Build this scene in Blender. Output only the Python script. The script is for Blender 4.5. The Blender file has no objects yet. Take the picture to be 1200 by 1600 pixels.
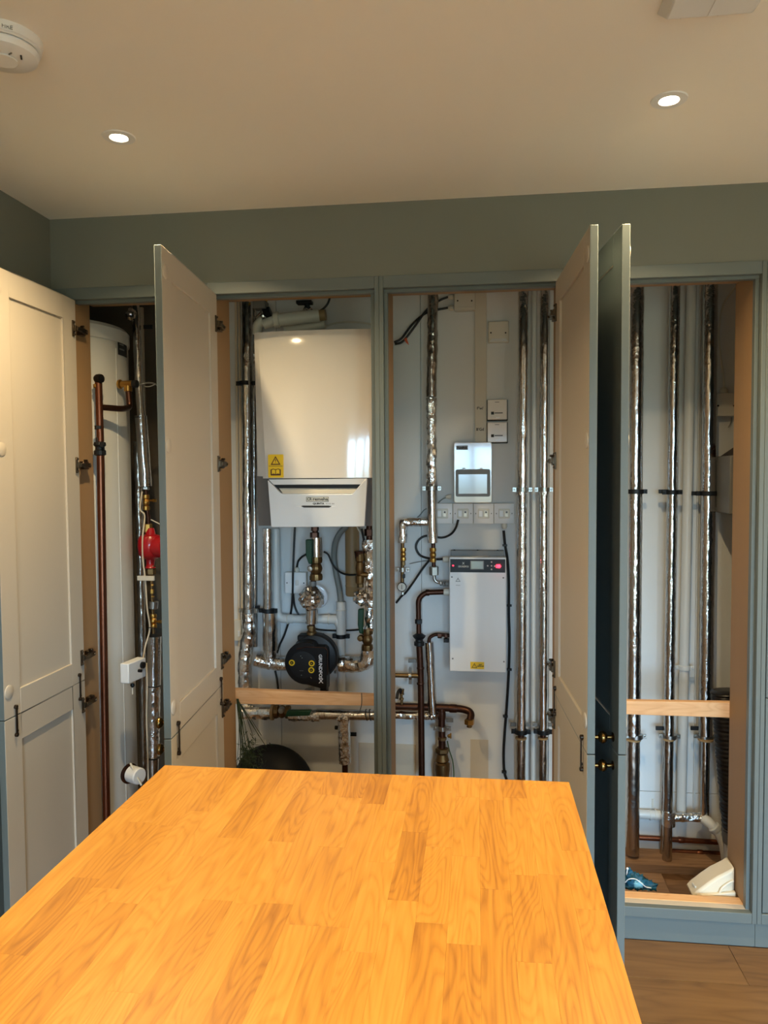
import bpy, bmesh, math, random
from mathutils import Vector, Matrix, noise

# ------------------------------------------------------------------ camera, light, exposure
scene = bpy.context.scene
C = scene.collection
PI = math.pi
random.seed(7)

cam_data = bpy.data.cameras.new('camera')
cam = bpy.data.objects.new('camera', cam_data)
C.objects.link(cam)
cam_data.sensor_fit = 'HORIZONTAL'
cam_data.sensor_width = 36.0
cam_data.lens = 35.2283
cam_data.clip_start = 0.02
_f = Vector((-0.12244, 0.99139, -0.04648)); _r = Vector((0.99248, 0.12225, -0.00689)); _u = Vector((0.00114, 0.04698, 0.99890))
cam.matrix_world = Matrix(((_r.x, _u.x, -_f.x, 0.0), (_r.y, _u.y, -_f.y, -2.45297),
                           (_r.z, _u.z, -_f.z, 1.51216), (0, 0, 0, 1)))
scene.camera = cam

WARM = (1.0, 0.76, 0.42)
LAMP_W = 13.5
SKY = 36.0
world = bpy.data.worlds.new('world'); scene.world = world
world.use_nodes = True
wt_ = world.node_tree
bg = wt_.nodes['Background']
# overcast sky above the horizon, darker garden below it
_tc = wt_.nodes.new('ShaderNodeTexCoord'); _sx = wt_.nodes.new('ShaderNodeSeparateXYZ'); _rp = wt_.nodes.new('ShaderNodeValToRGB')
_mr = wt_.nodes.new('ShaderNodeMapRange'); _mr.inputs[1].default_value = -1.0; _mr.inputs[2].default_value = 1.0
wt_.links.new(_tc.outputs['Generated'], _sx.inputs[0]); wt_.links.new(_sx.outputs['Z'], _mr.inputs[0]); wt_.links.new(_mr.outputs[0], _rp.inputs['Fac'])
_rp.color_ramp.elements[0].position = 0.49; _rp.color_ramp.elements[0].color = (0.10, 0.12, 0.10, 1)
_rp.color_ramp.elements[1].position = 0.512; _rp.color_ramp.elements[1].color = (0.46, 0.71, 1.0, 1)
wt_.links.new(_rp.outputs[0], bg.inputs['Color'])
bg.inputs['Strength'].default_value = SKY

scene.view_settings.view_transform = 'Standard'
scene.view_settings.look = 'None'
scene.view_settings.exposure = 0.0
scene.view_settings.gamma = 1.0
scene.view_settings.use_curve_mapping = False


def portal(name, loc, sx, sz):
    """marks a window opening so that the sky light is sampled through it"""
    d = bpy.data.lights.new(name, 'AREA'); d.shape = 'RECTANGLE'; d.size = sx; d.size_y = sz
    d.cycles.is_portal = True
    o = bpy.data.objects.new(name, d); C.objects.link(o); o.location = loc
    o.rotation_euler = (PI/2, 0, 0)      # faces +y, into the room
portal('window_portal', (0.15, -4.70, 1.06), 1.2, 1.68)
portal('door_portal', (1.55, -4.70, 1.025), 0.86, 2.05)

# ------------------------------------------------------------------ materials
def srgb(r, g, b):
    def f(c):
        c /= 255.0
        return c/12.92 if c <= 0.04045 else ((c+0.055)/1.055)**2.4
    return (f(r), f(g), f(b), 1.0)

def mat(name, col, rough=0.5, metal=0.0, bump=0.0, bscale=50.0, vary=0.0, vscale=6.0, coat=0.0, spec=0.5,
        emit=None, estr=0.0, stretch=None, detail=3.0):
    m = bpy.data.materials.new(name); m.use_nodes = True
    nt = m.node_tree; p = nt.nodes['Principled BSDF']
    p.inputs['Base Color'].default_value = col
    p.inputs['Roughness'].default_value = rough
    p.inputs['Metallic'].default_value = metal
    p.inputs['Coat Weight'].default_value = coat
    p.inputs['Coat Roughness'].default_value = 0.05
    p.inputs['Specular IOR Level'].default_value = spec
    tc = nt.nodes.new('ShaderNodeTexCoord')
    mp = nt.nodes.new('ShaderNodeMapping')
    nt.links.new(tc.outputs['Object'], mp.inputs['Vector'])
    if stretch: mp.inputs['Scale'].default_value = stretch
    if vary:
        n = nt.nodes.new('ShaderNodeTexNoise'); n.inputs['Scale'].default_value = vscale; n.inputs['Detail'].default_value = 5
        nt.links.new(mp.outputs[0], n.inputs['Vector'])
        mx = nt.nodes.new('ShaderNodeMix'); mx.data_type = 'RGBA'
        mx.inputs[6].default_value = tuple(c*(1-vary) for c in col[:3])+(1,)
        mx.inputs[7].default_value = tuple(min(1, c*(1+vary*0.6)) for c in col[:3])+(1,)
        nt.links.new(n.outputs['Fac'], mx.inputs[0]); nt.links.new(mx.outputs[2], p.inputs['Base Color'])
    if bump:
        n = nt.nodes.new('ShaderNodeTexNoise'); n.inputs['Scale'].default_value = bscale; n.inputs['Detail'].default_value = detail
        nt.links.new(mp.outputs[0], n.inputs['Vector'])
        b = nt.nodes.new('ShaderNodeBump'); b.inputs['Strength'].default_value = bump; b.inputs['Distance'].default_value = 0.002
        nt.links.new(n.outputs['Fac'], b.inputs['Height']); nt.links.new(b.outputs[0], p.inputs['Normal'])
    if emit:
        p.inputs['Emission Color'].default_value = emit; p.inputs['Emission Strength'].default_value = estr
    return m

def foil_mat(name, col, rough, crumple, scale):
    m = bpy.data.materials.new(name); m.use_nodes = True
    nt = m.node_tree; p = nt.nodes['Principled BSDF']
    p.inputs['Base Color'].default_value = col; p.inputs['Metallic'].default_value = 1.0
    p.inputs['Roughness'].default_value = rough
    tc = nt.nodes.new('ShaderNodeTexCoord')
    mp = nt.nodes.new('ShaderNodeMapping'); mp.inputs['Scale'].default_value = (1, 1, 0.7)
    nt.links.new(tc.outputs['Object'], mp.inputs['Vector'])
    n = nt.nodes.new('ShaderNodeTexNoise'); n.inputs['Scale'].default_value = scale*0.5; n.inputs['Detail'].default_value = 4
    nt.links.new(mp.outputs[0], n.inputs['Vector'])
    wv = nt.nodes.new('ShaderNodeMix'); wv.data_type = 'RGBA'; wv.inputs[0].default_value = 0.06
    nt.links.new(mp.outputs[0], wv.inputs[6]); nt.links.new(n.outputs['Color'], wv.inputs[7])
    v = nt.nodes.new('ShaderNodeTexVoronoi'); v.inputs['Scale'].default_value = scale; v.feature = 'F1'
    nt.links.new(wv.outputs[2], v.inputs['Vector'])
    # crumpled in some lengths, smooth in others
    big = nt.nodes.new('ShaderNodeTexNoise'); big.inputs['Scale'].default_value = 4.0
    nt.links.new(tc.outputs['Object'], big.inputs['Vector'])
    ramp = nt.nodes.new('ShaderNodeMapRange'); ramp.inputs[1].default_value = 0.42; ramp.inputs[2].default_value = 0.62
    ramp.inputs[3].default_value = crumple*0.18; ramp.inputs[4].default_value = crumple
    nt.links.new(big.outputs['Fac'], ramp.inputs[0])
    b = nt.nodes.new('ShaderNodeBump'); b.inputs['Distance'].default_value = 0.004
    nt.links.new(ramp.outputs[0], b.inputs['Strength'])
    ad = nt.nodes.new('ShaderNodeMath'); ad.operation = 'ADD'
    nt.links.new(v.outputs['Distance'], ad.inputs[0]); nt.links.new(n.outputs['Fac'], ad.inputs[1])
    nt.links.new(ad.outputs[0], b.inputs['Height']); nt.links.new(b.outputs[0], p.inputs['Normal'])
    return m

def wood_mat(name, dark, mid, light, rough, axis, ring=9.0, grain=90.0, coat=0.0, rnd=0.18, bump=0.15, knots=True, spec=0.5):
    """procedural timber, grain along local axis 0/1/2; every object gets its own cut of the log"""
    m = bpy.data.materials.new(name); m.use_nodes = True
    nt = m.node_tree; p = nt.nodes['Principled BSDF']; L = nt.links.new
    p.inputs['Roughness'].default_value = rough; p.inputs['Coat Weight'].default_value = coat
    p.inputs['Coat Roughness'].default_value = 0.15; p.inputs['Specular IOR Level'].default_value = spec
    tc = nt.nodes.new('ShaderNodeTexCoord'); oi = nt.nodes.new('ShaderNodeObjectInfo')
    cb = nt.nodes.new('ShaderNodeCombineXYZ')
    for i, k in enumerate((37.0, 91.0, 53.0)):
        mu = nt.nodes.new('ShaderNodeMath'); mu.operation = 'MULTIPLY'; mu.inputs[1].default_value = k
        L(oi.outputs['Random'], mu.inputs[0]); L(mu.outputs[0], cb.inputs[i])
    ad = nt.nodes.new('ShaderNodeVectorMath'); ad.operation = 'ADD'
    L(tc.outputs['Object'], ad.inputs[0]); L(cb.outputs[0], ad.inputs[1])
    def mapping(sc):
        mp = nt.nodes.new('ShaderNodeMapping'); mp.inputs['Scale'].default_value = sc
        L(ad.outputs[0], mp.inputs['Vector']); return mp
    s1 = [1.0, 1.0, 1.0]; s1[axis] = 0.16
    s2 = [1.0, 1.0, 1.0]; s2[axis] = 0.05
    mp1 = mapping(s1); mp2 = mapping(s2)
    n1 = nt.nodes.new('ShaderNodeTexNoise'); n1.inputs['Scale'].default_value = ring; n1.inputs['Detail'].default_value = 1.5
    n1.inputs['Distortion'].default_value = 0.4
    L(mp1.outputs[0], n1.inputs['Vector'])
    # contour lines of the noise = cathedral grain
    mul = nt.nodes.new('ShaderNodeMath'); mul.operation = 'MULTIPLY'; mul.inputs[1].default_value = 20.0
    fr = nt.nodes.new('ShaderNodeMath'); fr.operation = 'FRACT'
    L(n1.outputs['Fac'], mul.inputs[0]); L(mul.outputs[0], fr.inputs[0])
    rp = nt.nodes.new('ShaderNodeValToRGB')
    rp.color_ramp.elements[0].position = 0.0; rp.color_ramp.elements[0].color = (0.15, 0.15, 0.15, 1)
    rp.color_ramp.elements[1].position = 1.0; rp.color_ramp.elements[1].color = (0.25, 0.25, 0.25, 1)
    e = rp.color_ramp.elements.new(0.35); e.color = (0.8, 0.8, 0.8, 1)
    e = rp.color_ramp.elements.new(0.75); e.color = (0.7, 0.7, 0.7, 1)
    L(fr.outputs[0], rp.inputs['Fac'])
    n2 = nt.nodes.new('ShaderNodeTexNoise'); n2.inputs['Scale'].default_value = grain; n2.inputs['Detail'].default_value = 4
    L(mp2.outputs[0], n2.inputs['Vector'])
    n3 = nt.nodes.new('ShaderNodeTexNoise'); n3.inputs['Scale'].default_value = 3.0
    L(mp1.outputs[0], n3.inputs['Vector'])
    mixa = nt.nodes.new('ShaderNodeMix'); mixa.inputs[0].default_value = 0.66
    L(rp.outputs[0], mixa.inputs[2]); L(n2.outputs['Fac'], mixa.inputs[3])
    mixb = nt.nodes.new('ShaderNodeMix'); mixb.inputs[0].default_value = 0.35
    L(mixa.outputs[0], mixb.inputs[2]); L(n3.outputs['Fac'], mixb.inputs[3])
    # per piece tone
    m1 = nt.nodes.new('ShaderNodeMath'); m1.operation = 'MULTIPLY'; m1.inputs[1].default_value = 7.13
    m2 = nt.nodes.new('ShaderNodeMath'); m2.operation = 'FRACT'
    L(oi.outputs['Random'], m1.inputs[0]); L(m1.outputs[0], m2.inputs[0])
    m3 = nt.nodes.new('ShaderNodeMapRange'); m3.inputs[3].default_value = -rnd; m3.inputs[4].default_value = rnd
    L(m2.outputs[0], m3.inputs[0])
    m4 = nt.nodes.new('ShaderNodeMath'); m4.operation = 'ADD'
    L(mixb.outputs[0], m4.inputs[0]); L(m3.outputs[0], m4.inputs[1])
    cr = nt.nodes.new('ShaderNodeValToRGB')
    cr.color_ramp.elements[0].position = 0.2; cr.color_ramp.elements[0].color = dark
    cr.color_ramp.elements[1].position = 0.8; cr.color_ramp.elements[1].color = light
    e = cr.color_ramp.elements.new(0.5); e.color = mid
    L(m4.outputs[0], cr.inputs['Fac'])
    last = cr.outputs[0]
    if knots:
        v = nt.nodes.new('ShaderNodeTexVoronoi'); v.inputs['Scale'].default_value = 3.2
        L(mapping([1, 1, 0.01]).outputs[0], v.inputs['Vector'])
        kr = nt.nodes.new('ShaderNodeMapRange'); kr.inputs[1].default_value = 0.012; kr.inputs[2].default_value = 0.03
        kr.inputs[3].default_value = 0.75; kr.inputs[4].default_value = 0.0
        L(v.outputs['Distance'], kr.inputs[0])
        km = nt.nodes.new('ShaderNodeMix'); km.data_type = 'RGBA'; km.inputs[7].default_value = tuple(c*0.3 for c in dark[:3])+(1,)
        L(kr.outputs[0], km.inputs[0]); L(last, km.inputs[6]); last = km.outputs[2]
    L(last, p.inputs['Base Color'])
    b = nt.nodes.new('ShaderNodeBump'); b.inputs['Strength'].default_value = bump; b.inputs['Distance'].default_value = 0.0006
    L(mixa.outputs[0], b.inputs['Height']); L(b.outputs[0], p.inputs['Normal'])
    return m

MT = {}
MT['sage_wall'] = mat('sage_wall_paint', srgb(118, 121, 113), 0.75, bump=0.12, bscale=260, spec=0.3)
MT['pale_wall'] = mat('pale_room_paint', srgb(232, 228, 220), 0.8, bump=0.08, bscale=200, spec=0.3)
MT['ceiling'] = mat('ceiling_paint', srgb(240, 236, 228), 0.85, bump=0.08, bscale=200, spec=0.2)
MT['sage'] = mat('sage_cabinet_paint', srgb(100, 109, 109), 0.42, bump=0.05, bscale=300)
MT['greige'] = mat('greige_primer', srgb(196, 186, 172), 0.5, bump=0.06, bscale=300)
MT['white_wall'] = mat('alcove_white_paint', srgb(214, 216, 216), 0.7, bump=0.15, bscale=40, vary=0.10, vscale=3.5)
MT['shaded_wall'] = mat('shade_toned_wall', srgb(96, 88, 76), 0.85, bump=0.2, bscale=50, vary=0.25)  # darker wall colour, shading behind the cylinder put into the paint
MT['plaster'] = mat('bare_plaster', srgb(200, 190, 172), 0.85, bump=0.2, bscale=60, vary=0.08)
MT['mdf'] = mat('raw_wood_panel', srgb(164, 130, 92), 0.6, bump=0.1, bscale=90, vary=0.16, vscale=5, stretch=(1, 1, 0.12))
MT['pine'] = wood_mat('pine_batten', srgb(196, 140, 92), srgb(222, 172, 122), srgb(236, 194, 146), 0.55, 0, ring=14, grain=120, knots=False, rnd=0.06)
MT['oak_top'] = wood_mat('oak_stave', srgb(136, 82, 26), srgb(184, 126, 44), srgb(204, 152, 66), 0.38, 1, ring=15.0, grain=170, coat=0.2, rnd=0.10, spec=0.5)
MT['oak_floor'] = wood_mat('oak_floor_board', srgb(78, 54, 30), srgb(112, 82, 48), srgb(132, 100, 62), 0.4, 0, ring=6.0, grain=60, rnd=0.08)
MT['old_board'] = wood_mat('old_floorboard', srgb(88, 62, 44), srgb(128, 96, 70), srgb(160, 126, 96), 0.8, 0, ring=8.0, grain=70, rnd=0.14)
MT['foil'] = foil_mat('aluminium_foil', (0.62, 0.61, 0.60, 1), 0.17, 0.30, 62)
MT['foil_rough'] = foil_mat('crumpled_foil', (0.78, 0.77, 0.75, 1), 0.2, 0.8, 75)
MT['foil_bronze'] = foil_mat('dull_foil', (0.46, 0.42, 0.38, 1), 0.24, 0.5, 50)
MT['copper'] = mat('aged_copper', srgb(140, 88, 66), 0.34, 1.0, bump=0.1, bscale=60, vary=0.35, vscale=14)
MT['copper_dark'] = mat('tarnished_copper', srgb(84, 58, 48), 0.42, 1.0, bump=0.1, bscale=60, vary=0.3, vscale=14)
MT['brass'] = mat('brass', srgb(186, 142, 74), 0.3, 1.0, vary=0.3, vscale=30)
MT['brass_old'] = mat('old_brass', srgb(126, 100, 66), 0.45, 1.0, bump=0.1, bscale=90, vary=0.35, vscale=25)
MT['steel'] = mat('zinc_steel', srgb(176, 176, 172), 0.3, 1.0, bump=0.05)
MT['nickel'] = mat('nickel_hinge', srgb(104, 92, 78), 0.28, 1.0)
MT['gunmetal'] = mat('dark_gunmetal', srgb(70, 60, 52), 0.32, 1.0)
MT['brass_dark'] = mat('antique_brass', srgb(122, 96, 56), 0.22, 1.0)
MT['black'] = mat('black_plastic', srgb(12, 12, 14), 0.4, spec=0.3)
MT['rubber'] = mat('black_rubber', srgb(16, 17, 19), 0.5)
MT['charcoal'] = mat('cast_black', srgb(20, 22, 25), 0.45, bump=0.1, spec=0.35)
MT['white'] = mat('white_plastic', srgb(228, 230, 232), 0.35)
MT['white_gloss'] = mat('white_enamel', srgb(226, 222, 216), 0.10, coat=0.6)
MT['offwhite'] = mat('off_white_plastic', srgb(208, 204, 192), 0.45)
MT['pipe_white'] = mat('white_waste_pipe', srgb(206, 208, 206), 0.35)
MT['grey_light'] = mat('pale_grey_panel', srgb(214, 220, 228), 0.22, coat=0.3)
MT['grey_mid'] = mat('mid_grey_plastic', srgb(116, 116, 114), 0.45)
MT['grey_dark'] = mat('dark_grey_case', srgb(92, 86, 82), 0.5)
MT['grey_hose'] = mat('grey_hose', srgb(120, 126, 124), 0.5)
MT['tan'] = mat('tan_tube', srgb(150, 124, 86), 0.5)
MT['cyl'] = mat('cylinder_enamel', srgb(206, 206, 202), 0.28)
MT['green'] = mat('green_grip', srgb(12, 66, 40), 0.4)
MT['red'] = mat('red_enamel', srgb(168, 12, 26), 0.3, coat=0.3)
MT['yellow'] = mat('yellow_label', srgb(236, 196, 20), 0.45)
MT['ink'] = mat('black_ink', srgb(26, 24, 24), 0.6)
MT['brown_ink'] = mat('brown_ink', srgb(84, 40, 20), 0.6)
MT['pale_label'] = mat('pale_label', srgb(204, 204, 196), 0.5)
MT['grey_ink'] = mat('grey_ink', srgb(110, 112, 114), 0.6)
MT['screen'] = mat('lcd_screen', srgb(150, 168, 160), 0.15)
MT['window_smoke'] = mat('tinted_cover', srgb(186, 198, 210), 0.12, coat=0.5)
MT['led_red'] = mat('red_led', srgb(255, 40, 60), 0.4, emit=(1, 0.02, 0.05, 1), estr=5)
MT['lamp'] = mat('lamp_lens', (1, 1, 1, 1), 0.4, emit=(1.0, 0.80, 0.55, 1), estr=30)
MT['orange'] = mat('orange_tag', srgb(206, 84, 34), 0.5)
MT['frond'] = mat('dark_green_frond', srgb(44, 62, 38), 0.6, vary=0.4, vscale=40)
MT['blue_cloth'] = mat('blue_cloth', srgb(14, 84, 112), 0.6, bump=0.3, bscale=60, vary=0.5, vscale=14)
MT['blue_pale'] = mat('pale_blue_cloth', srgb(120, 180, 196), 0.6)
MT['jug'] = mat('cream_plastic', srgb(228, 216, 192), 0.4)
MT['duct'] = mat('dark_flexible_duct', srgb(40, 38, 38), 0.35, metal=0.5)
MT['green_pipe'] = mat('green_cable', srgb(70, 96, 60), 0.5)
MT['cream_cable'] = mat('cream_cable', srgb(214, 202, 180), 0.45)
MT['trunk'] = mat('white_trunking', srgb(200, 194, 180), 0.5)
_gm = bpy.data.materials.new('window_glass'); _gm.use_nodes = True; MT['glass'] = _gm
_nt = _gm.node_tree; _nt.nodes.remove(_nt.nodes['Principled BSDF'])
_fr = _nt.nodes.new('ShaderNodeFresnel'); _tr = _nt.nodes.new('ShaderNodeBsdfTransparent'); _gl = _nt.nodes.new('ShaderNodeBsdfGlossy'); _mx = _nt.nodes.new('ShaderNodeMixShader')
_gl.inputs['Roughness'].default_value = 0.0; _tr.inputs['Color'].default_value = (0.94, 0.97, 0.95, 1)
_nt.links.new(_fr.outputs[0], _mx.inputs[0]); _nt.links.new(_tr.outputs[0], _mx.inputs[1]); _nt.links.new(_gl.outputs[0], _mx.inputs[2])
_nt.links.new(_mx.outputs[0], _nt.nodes['Material Output'].inputs['Surface'])


# survey helper: a point seen from the tripod position, on the upright plane y = depth (metres)
_SO = Vector((0.0, -2.45297, 1.51216))
def W(a, b, y):
    d = Vector((-0.12244, 0.99139, -0.04648))+Vector((0.99248, 0.12225, -0.00689))*((a-600)/1174.2777)-Vector((0.00114, 0.04698, 0.99890))*((b-800)/1174.2777)
    q = _SO+d*((y-_SO.y)/d.y)
    return (q.x, q.y, q.z)

# ------------------------------------------------------------------ mesh helpers
WLOC = {}     # world position of unrotated empties
def world_of(o):
    return WLOC.get(o.name, Vector((0, 0, 0)))

class MB:
    """collects geometry, then links it as ONE mesh object"""
    def __init__(self): self.v = []; self.f = []
    def add(self, vs, fs):
        n = len(self.v); self.v += [tuple(p) for p in vs]; self.f += [tuple(i+n for i in q) for q in fs]; return self
    def box(self, a, b, rot=None, pivot=None):
        x0, y0, z0 = a; x1, y1, z1 = b
        if x0 > x1: x0, x1 = x1, x0
        if y0 > y1: y0, y1 = y1, y0
        if z0 > z1: z0, z1 = z1, z0
        vs = [Vector(p) for p in ((x0,y0,z0),(x1,y0,z0),(x1,y1,z0),(x0,y1,z0),(x0,y0,z1),(x1,y0,z1),(x1,y1,z1),(x0,y1,z1))]
        if rot is not None:
            pv = Vector(pivot) if pivot is not None else Vector(((x0+x1)/2,(y0+y1)/2,(z0+z1)/2))
            vs = [pv + rot @ (p-pv) for p in vs]
        return self.add(vs, [(0,3,2,1),(4,5,6,7),(0,1,5,4),(1,2,6,5),(2,3,7,6),(3,0,4,7)])
    def prism(self, pts, axis, a, b):
        """polygon pts in the plane across axis, extruded a..b"""
        def P(p, t):
            if axis == 'y': return (p[0], t, p[1])
            if axis == 'x': return (t, p[0], p[1])
            return (p[0], p[1], t)
        n = len(pts)
        vs = [P(p, a) for p in pts]+[P(p, b) for p in pts]
        fs = [tuple(range(n)), tuple(range(2*n-1, n-1, -1))]+[(i, i+n, (i+1) % n+n, (i+1) % n) for i in range(n)]
        return self.add(vs, fs)
    def tube(self, path, r, seg=14, cap=True, jitter=0.0, step=None, seed=0, hf=0.0):
        """path: list of points; r: radius or list of radii"""
        pts = [Vector(p) for p in path]
        rs = list(r) if isinstance(r, (list, tuple)) else [r]*len(pts)
        if step:
            np_, nr = [pts[0]], [rs[0]]
            for i in range(1, len(pts)):
                d = (pts[i]-pts[i-1]).length; k = max(1, int(d/step))
                for j in range(1, k+1):
                    t = j/k; np_.append(pts[i-1].lerp(pts[i], t)); nr.append(rs[i-1]*(1-t)+rs[i]*t)
            pts, rs = np_, nr
        n = len(pts)
        tan = []
        for i in range(n):
            a = pts[max(0, i-1)]; b = pts[min(n-1, i+1)]
            t = (b-a)
            tan.append(t.normalized() if t.length > 1e-9 else Vector((0, 0, 1)))
        up = Vector((0, 0, 1)) if abs(tan[0].z) < 0.9 else Vector((0, 1, 0))
        x = tan[0].cross(up).normalized()
        vs = []
        for i in range(n):
            x = (x - tan[i]*x.dot(tan[i]))
            x = x.normalized() if x.length > 1e-6 else tan[i].orthogonal().normalized()
            y = tan[i].cross(x)
            for s in range(seg):
                a = 2*PI*s/seg
                dirv = x*math.cos(a)+y*math.sin(a)
                rr = rs[i]
                if jitter:
                    q = pts[i]*38+dirv*1.3+Vector((seed*7.1, seed*3.3, seed))
                    rr += jitter*(noise.noise(q)*1.6 + 0.6*noise.noise(q*2.7))
                    if hf: rr += hf*(noise.noise(q*4.1+Vector((3, 1, 7)))+abs(noise.noise(q*7.3)))
                vs.append(pts[i]+dirv*rr)
        fs = []
        for i in range(n-1):
            for s in range(seg):
                s2 = (s+1) % seg
                fs.append((i*seg+s, i*seg+s2, (i+1)*seg+s2, (i+1)*seg+s))
        if cap:
            fs.append(tuple(range(seg-1, -1, -1))); fs.append(tuple((n-1)*seg+s for s in range(seg)))
        return self.add(vs, fs)
    def lathe(self, prof, org, axis=(0, 0, 1), seg=20):
        """prof: list of (radius, height along axis)"""
        ax = Vector(axis).normalized(); org = Vector(org)
        x = ax.orthogonal().normalized(); y = ax.cross(x)
        vs = []
        for (r, h) in prof:
            for s in range(seg):
                a = 2*PI*(s+0.5)/seg
                vs.append(org+ax*h+(x*math.cos(a)+y*math.sin(a))*max(r, 1e-5))
        fs = []
        n = len(prof)
        for i in range(n-1):
            for s in range(seg):
                s2 = (s+1) % seg
                fs.append((i*seg+s, i*seg+s2, (i+1)*seg+s2, (i+1)*seg+s))
        fs.append(tuple(range(seg-1, -1, -1))); fs.append(tuple((n-1)*seg+s for s in range(seg)))
        return self.add(vs, fs)
    def ball(self, c, r, seg=20, rings=12, sq=(1, 1, 1), jitter=0.0):
        c = Vector(c); vs = []; fs = []
        for i in range(rings+1):
            th = PI*i/rings
            for s in range(seg):
                a = 2*PI*s/seg
                d = Vector((math.sin(th)*math.cos(a), math.sin(th)*math.sin(a), math.cos(th)))
                rr = r
                if jitter: rr += jitter*(noise.noise(d*4+c*9)*1.2+noise.noise(d*9+c*5)*0.7+noise.noise(d*17)*0.35)
                vs.append(c+Vector((d.x*sq[0], d.y*sq[1], d.z*sq[2]))*rr)
        for i in range(rings):
            for s in range(seg):
                s2 = (s+1) % seg
                fs.append((i*seg+s, (i+1)*seg+s, (i+1)*seg+s2, i*seg+s2))
        return self.add(vs, fs)
    def build(self, name, m, parent=None, bevel=0.0, angle=35, world=True, loc=None, bseg=2):
        off = world_of(parent) if (parent is not None and world) else Vector((0, 0, 0))
        base = Vector(loc) if loc is not None else Vector((0, 0, 0))
        me = bpy.data.meshes.new(name)
        me.from_pydata([tuple(Vector(p)-off-base) for p in self.v], [], self.f)
        me.validate(); me.update()
        bm = bmesh.new(); bm.from_mesh(me)
        bmesh.ops.remove_doubles(bm, verts=bm.verts, dist=1e-6)
        bmesh.ops.recalc_face_normals(bm, faces=bm.faces); bm.to_mesh(me); bm.free()
        me.materials.append(MT[m] if isinstance(m, str) else m)
        me.polygons.foreach_set('use_smooth', [True]*len(me.polygons))
        me.set_sharp_from_angle(angle=math.radians(angle))
        o = bpy.data.objects.new(name, me); C.objects.link(o)
        o.location = base
        if parent is not None: o.parent = parent
        WLOC[o.name] = off+base
        if bevel:
            b = o.modifiers.new('bevel', 'BEVEL'); b.width = bevel; b.segments = bseg; b.limit_method = 'ANGLE'
            b.angle_limit = math.radians(40); b.harden_normals = False
        return o

def thing(name, label, cat, loc, group=None):
    o = bpy.data.objects.new(name, None); C.objects.link(o); o.location = loc
    o.empty_display_size = 0.05
    o['label'] = label; o['category'] = cat
    if group: o['group'] = group
    WLOC[o.name] = Vector(loc)
    return o
def tag(o, label, cat, group=None):
    o['label'] = label; o['category'] = cat
    if group: o['group'] = group
    return o
def struct(o): o['kind'] = 'structure'; return o

def bend(pts, rad=0.03, k=6):
    """round the corners of a polyline"""
    P = [Vector(p) for p in pts]; out = [P[0]]
    for i in range(1, len(P)-1):
        a = P[i-1]-P[i]; b = P[i+1]-P[i]
        r = min(rad, a.length*0.49, b.length*0.49)
        s = P[i]+a.normalized()*r; e = P[i]+b.normalized()*r
        for j in range(k+1):
            t = j/k
            out.append(s*(1-t)**2+P[i]*2*t*(1-t)+e*t*t)
    out.append(P[-1]); return out
def curve_pts(pts, k=8):
    """smooth Catmull-Rom through the points"""
    P = [Vector(p) for p in pts]; P = [P[0]*2-P[1]]+P+[P[-1]*2-P[-2]]; out = []
    for i in range(1, len(P)-2):
        for j in range(k):
            t = j/k
            out.append(0.5*((2*P[i])+(P[i+1]-P[i-1])*t+(2*P[i-1]-5*P[i]+4*P[i+1]-P[i+2])*t*t+(3*P[i]-P[i-1]-3*P[i+1]+P[i+2])*t**3))
    out.append(P[-2]); return out

def text_mesh(name, body, size, loc, m, parent, rot=(PI/2, 0, 0), width=None, world=True, extrude=0.0003, bold=0.0):
    cu = bpy.data.curves.new(name, 'FONT'); cu.body = body; cu.size = size; cu.extrude = extrude
    cu.align_x = 'CENTER'; cu.align_y = 'CENTER'; cu.resolution_u = 2; cu.offset = bold
    t = bpy.data.objects.new('tmp_text', cu); C.objects.link(t)
    bpy.context.view_layer.update()
    me = bpy.data.meshes.new_from_object(t.evaluated_get(bpy.context.evaluated_depsgraph_get()))
    bpy.data.objects.remove(t)
    if width:
        xs = [v.co.x for v in me.vertices]; w = max(xs)-min(xs)
        for v in me.vertices: v.co.x *= width/w
    me.materials.clear(); me.materials.append(MT[m])
    o = bpy.data.objects.new(name, me); C.objects.link(o)
    off = world_of(parent) if (parent is not None and world) else Vector((0, 0, 0))
    o.location = Vector(loc)-off; o.rotation_euler = rot
    if parent is not None: o.parent = parent
    return o

# ------------------------------------------------------------------ the room
RX0, RX1, RY0 = -1.45, 2.35, -4.6
def slab(name, a, b, m, bevel=0.0):
    return struct(MB().box(a, b).build(name, m, bevel=bevel))
slab('ceiling', (-2.1, RY0-0.1, 2.4), (RX1+0.1, 0.87, 2.5), 'ceiling')
slab('wall_left', (RX0-0.1, RY0, -0.1), (RX0, 0.0045, 2.4), 'sage_wall')
slab('wall_alcove_front', (-2.1, -0.1, -0.1), (RX0-0.1, 0.0, 2.4), 'sage_wall')
slab('wall_right', (RX1, RY0, -0.1), (RX1+0.1, 0.0, 2.4), 'pale_wall')
slab('wall_upper', (RX0, 0.004, 2.165), (RX1, 0.10, 2.4), 'sage_wall')
slab('wall_front', (1.52, 0.004, -0.1), (RX1, 0.10, 2.165), 'sage_wall')
floor = slab('floor', (RX0, RY0, -0.10), (RX1, 0.05, -0.004), 'oak_floor')
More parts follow.
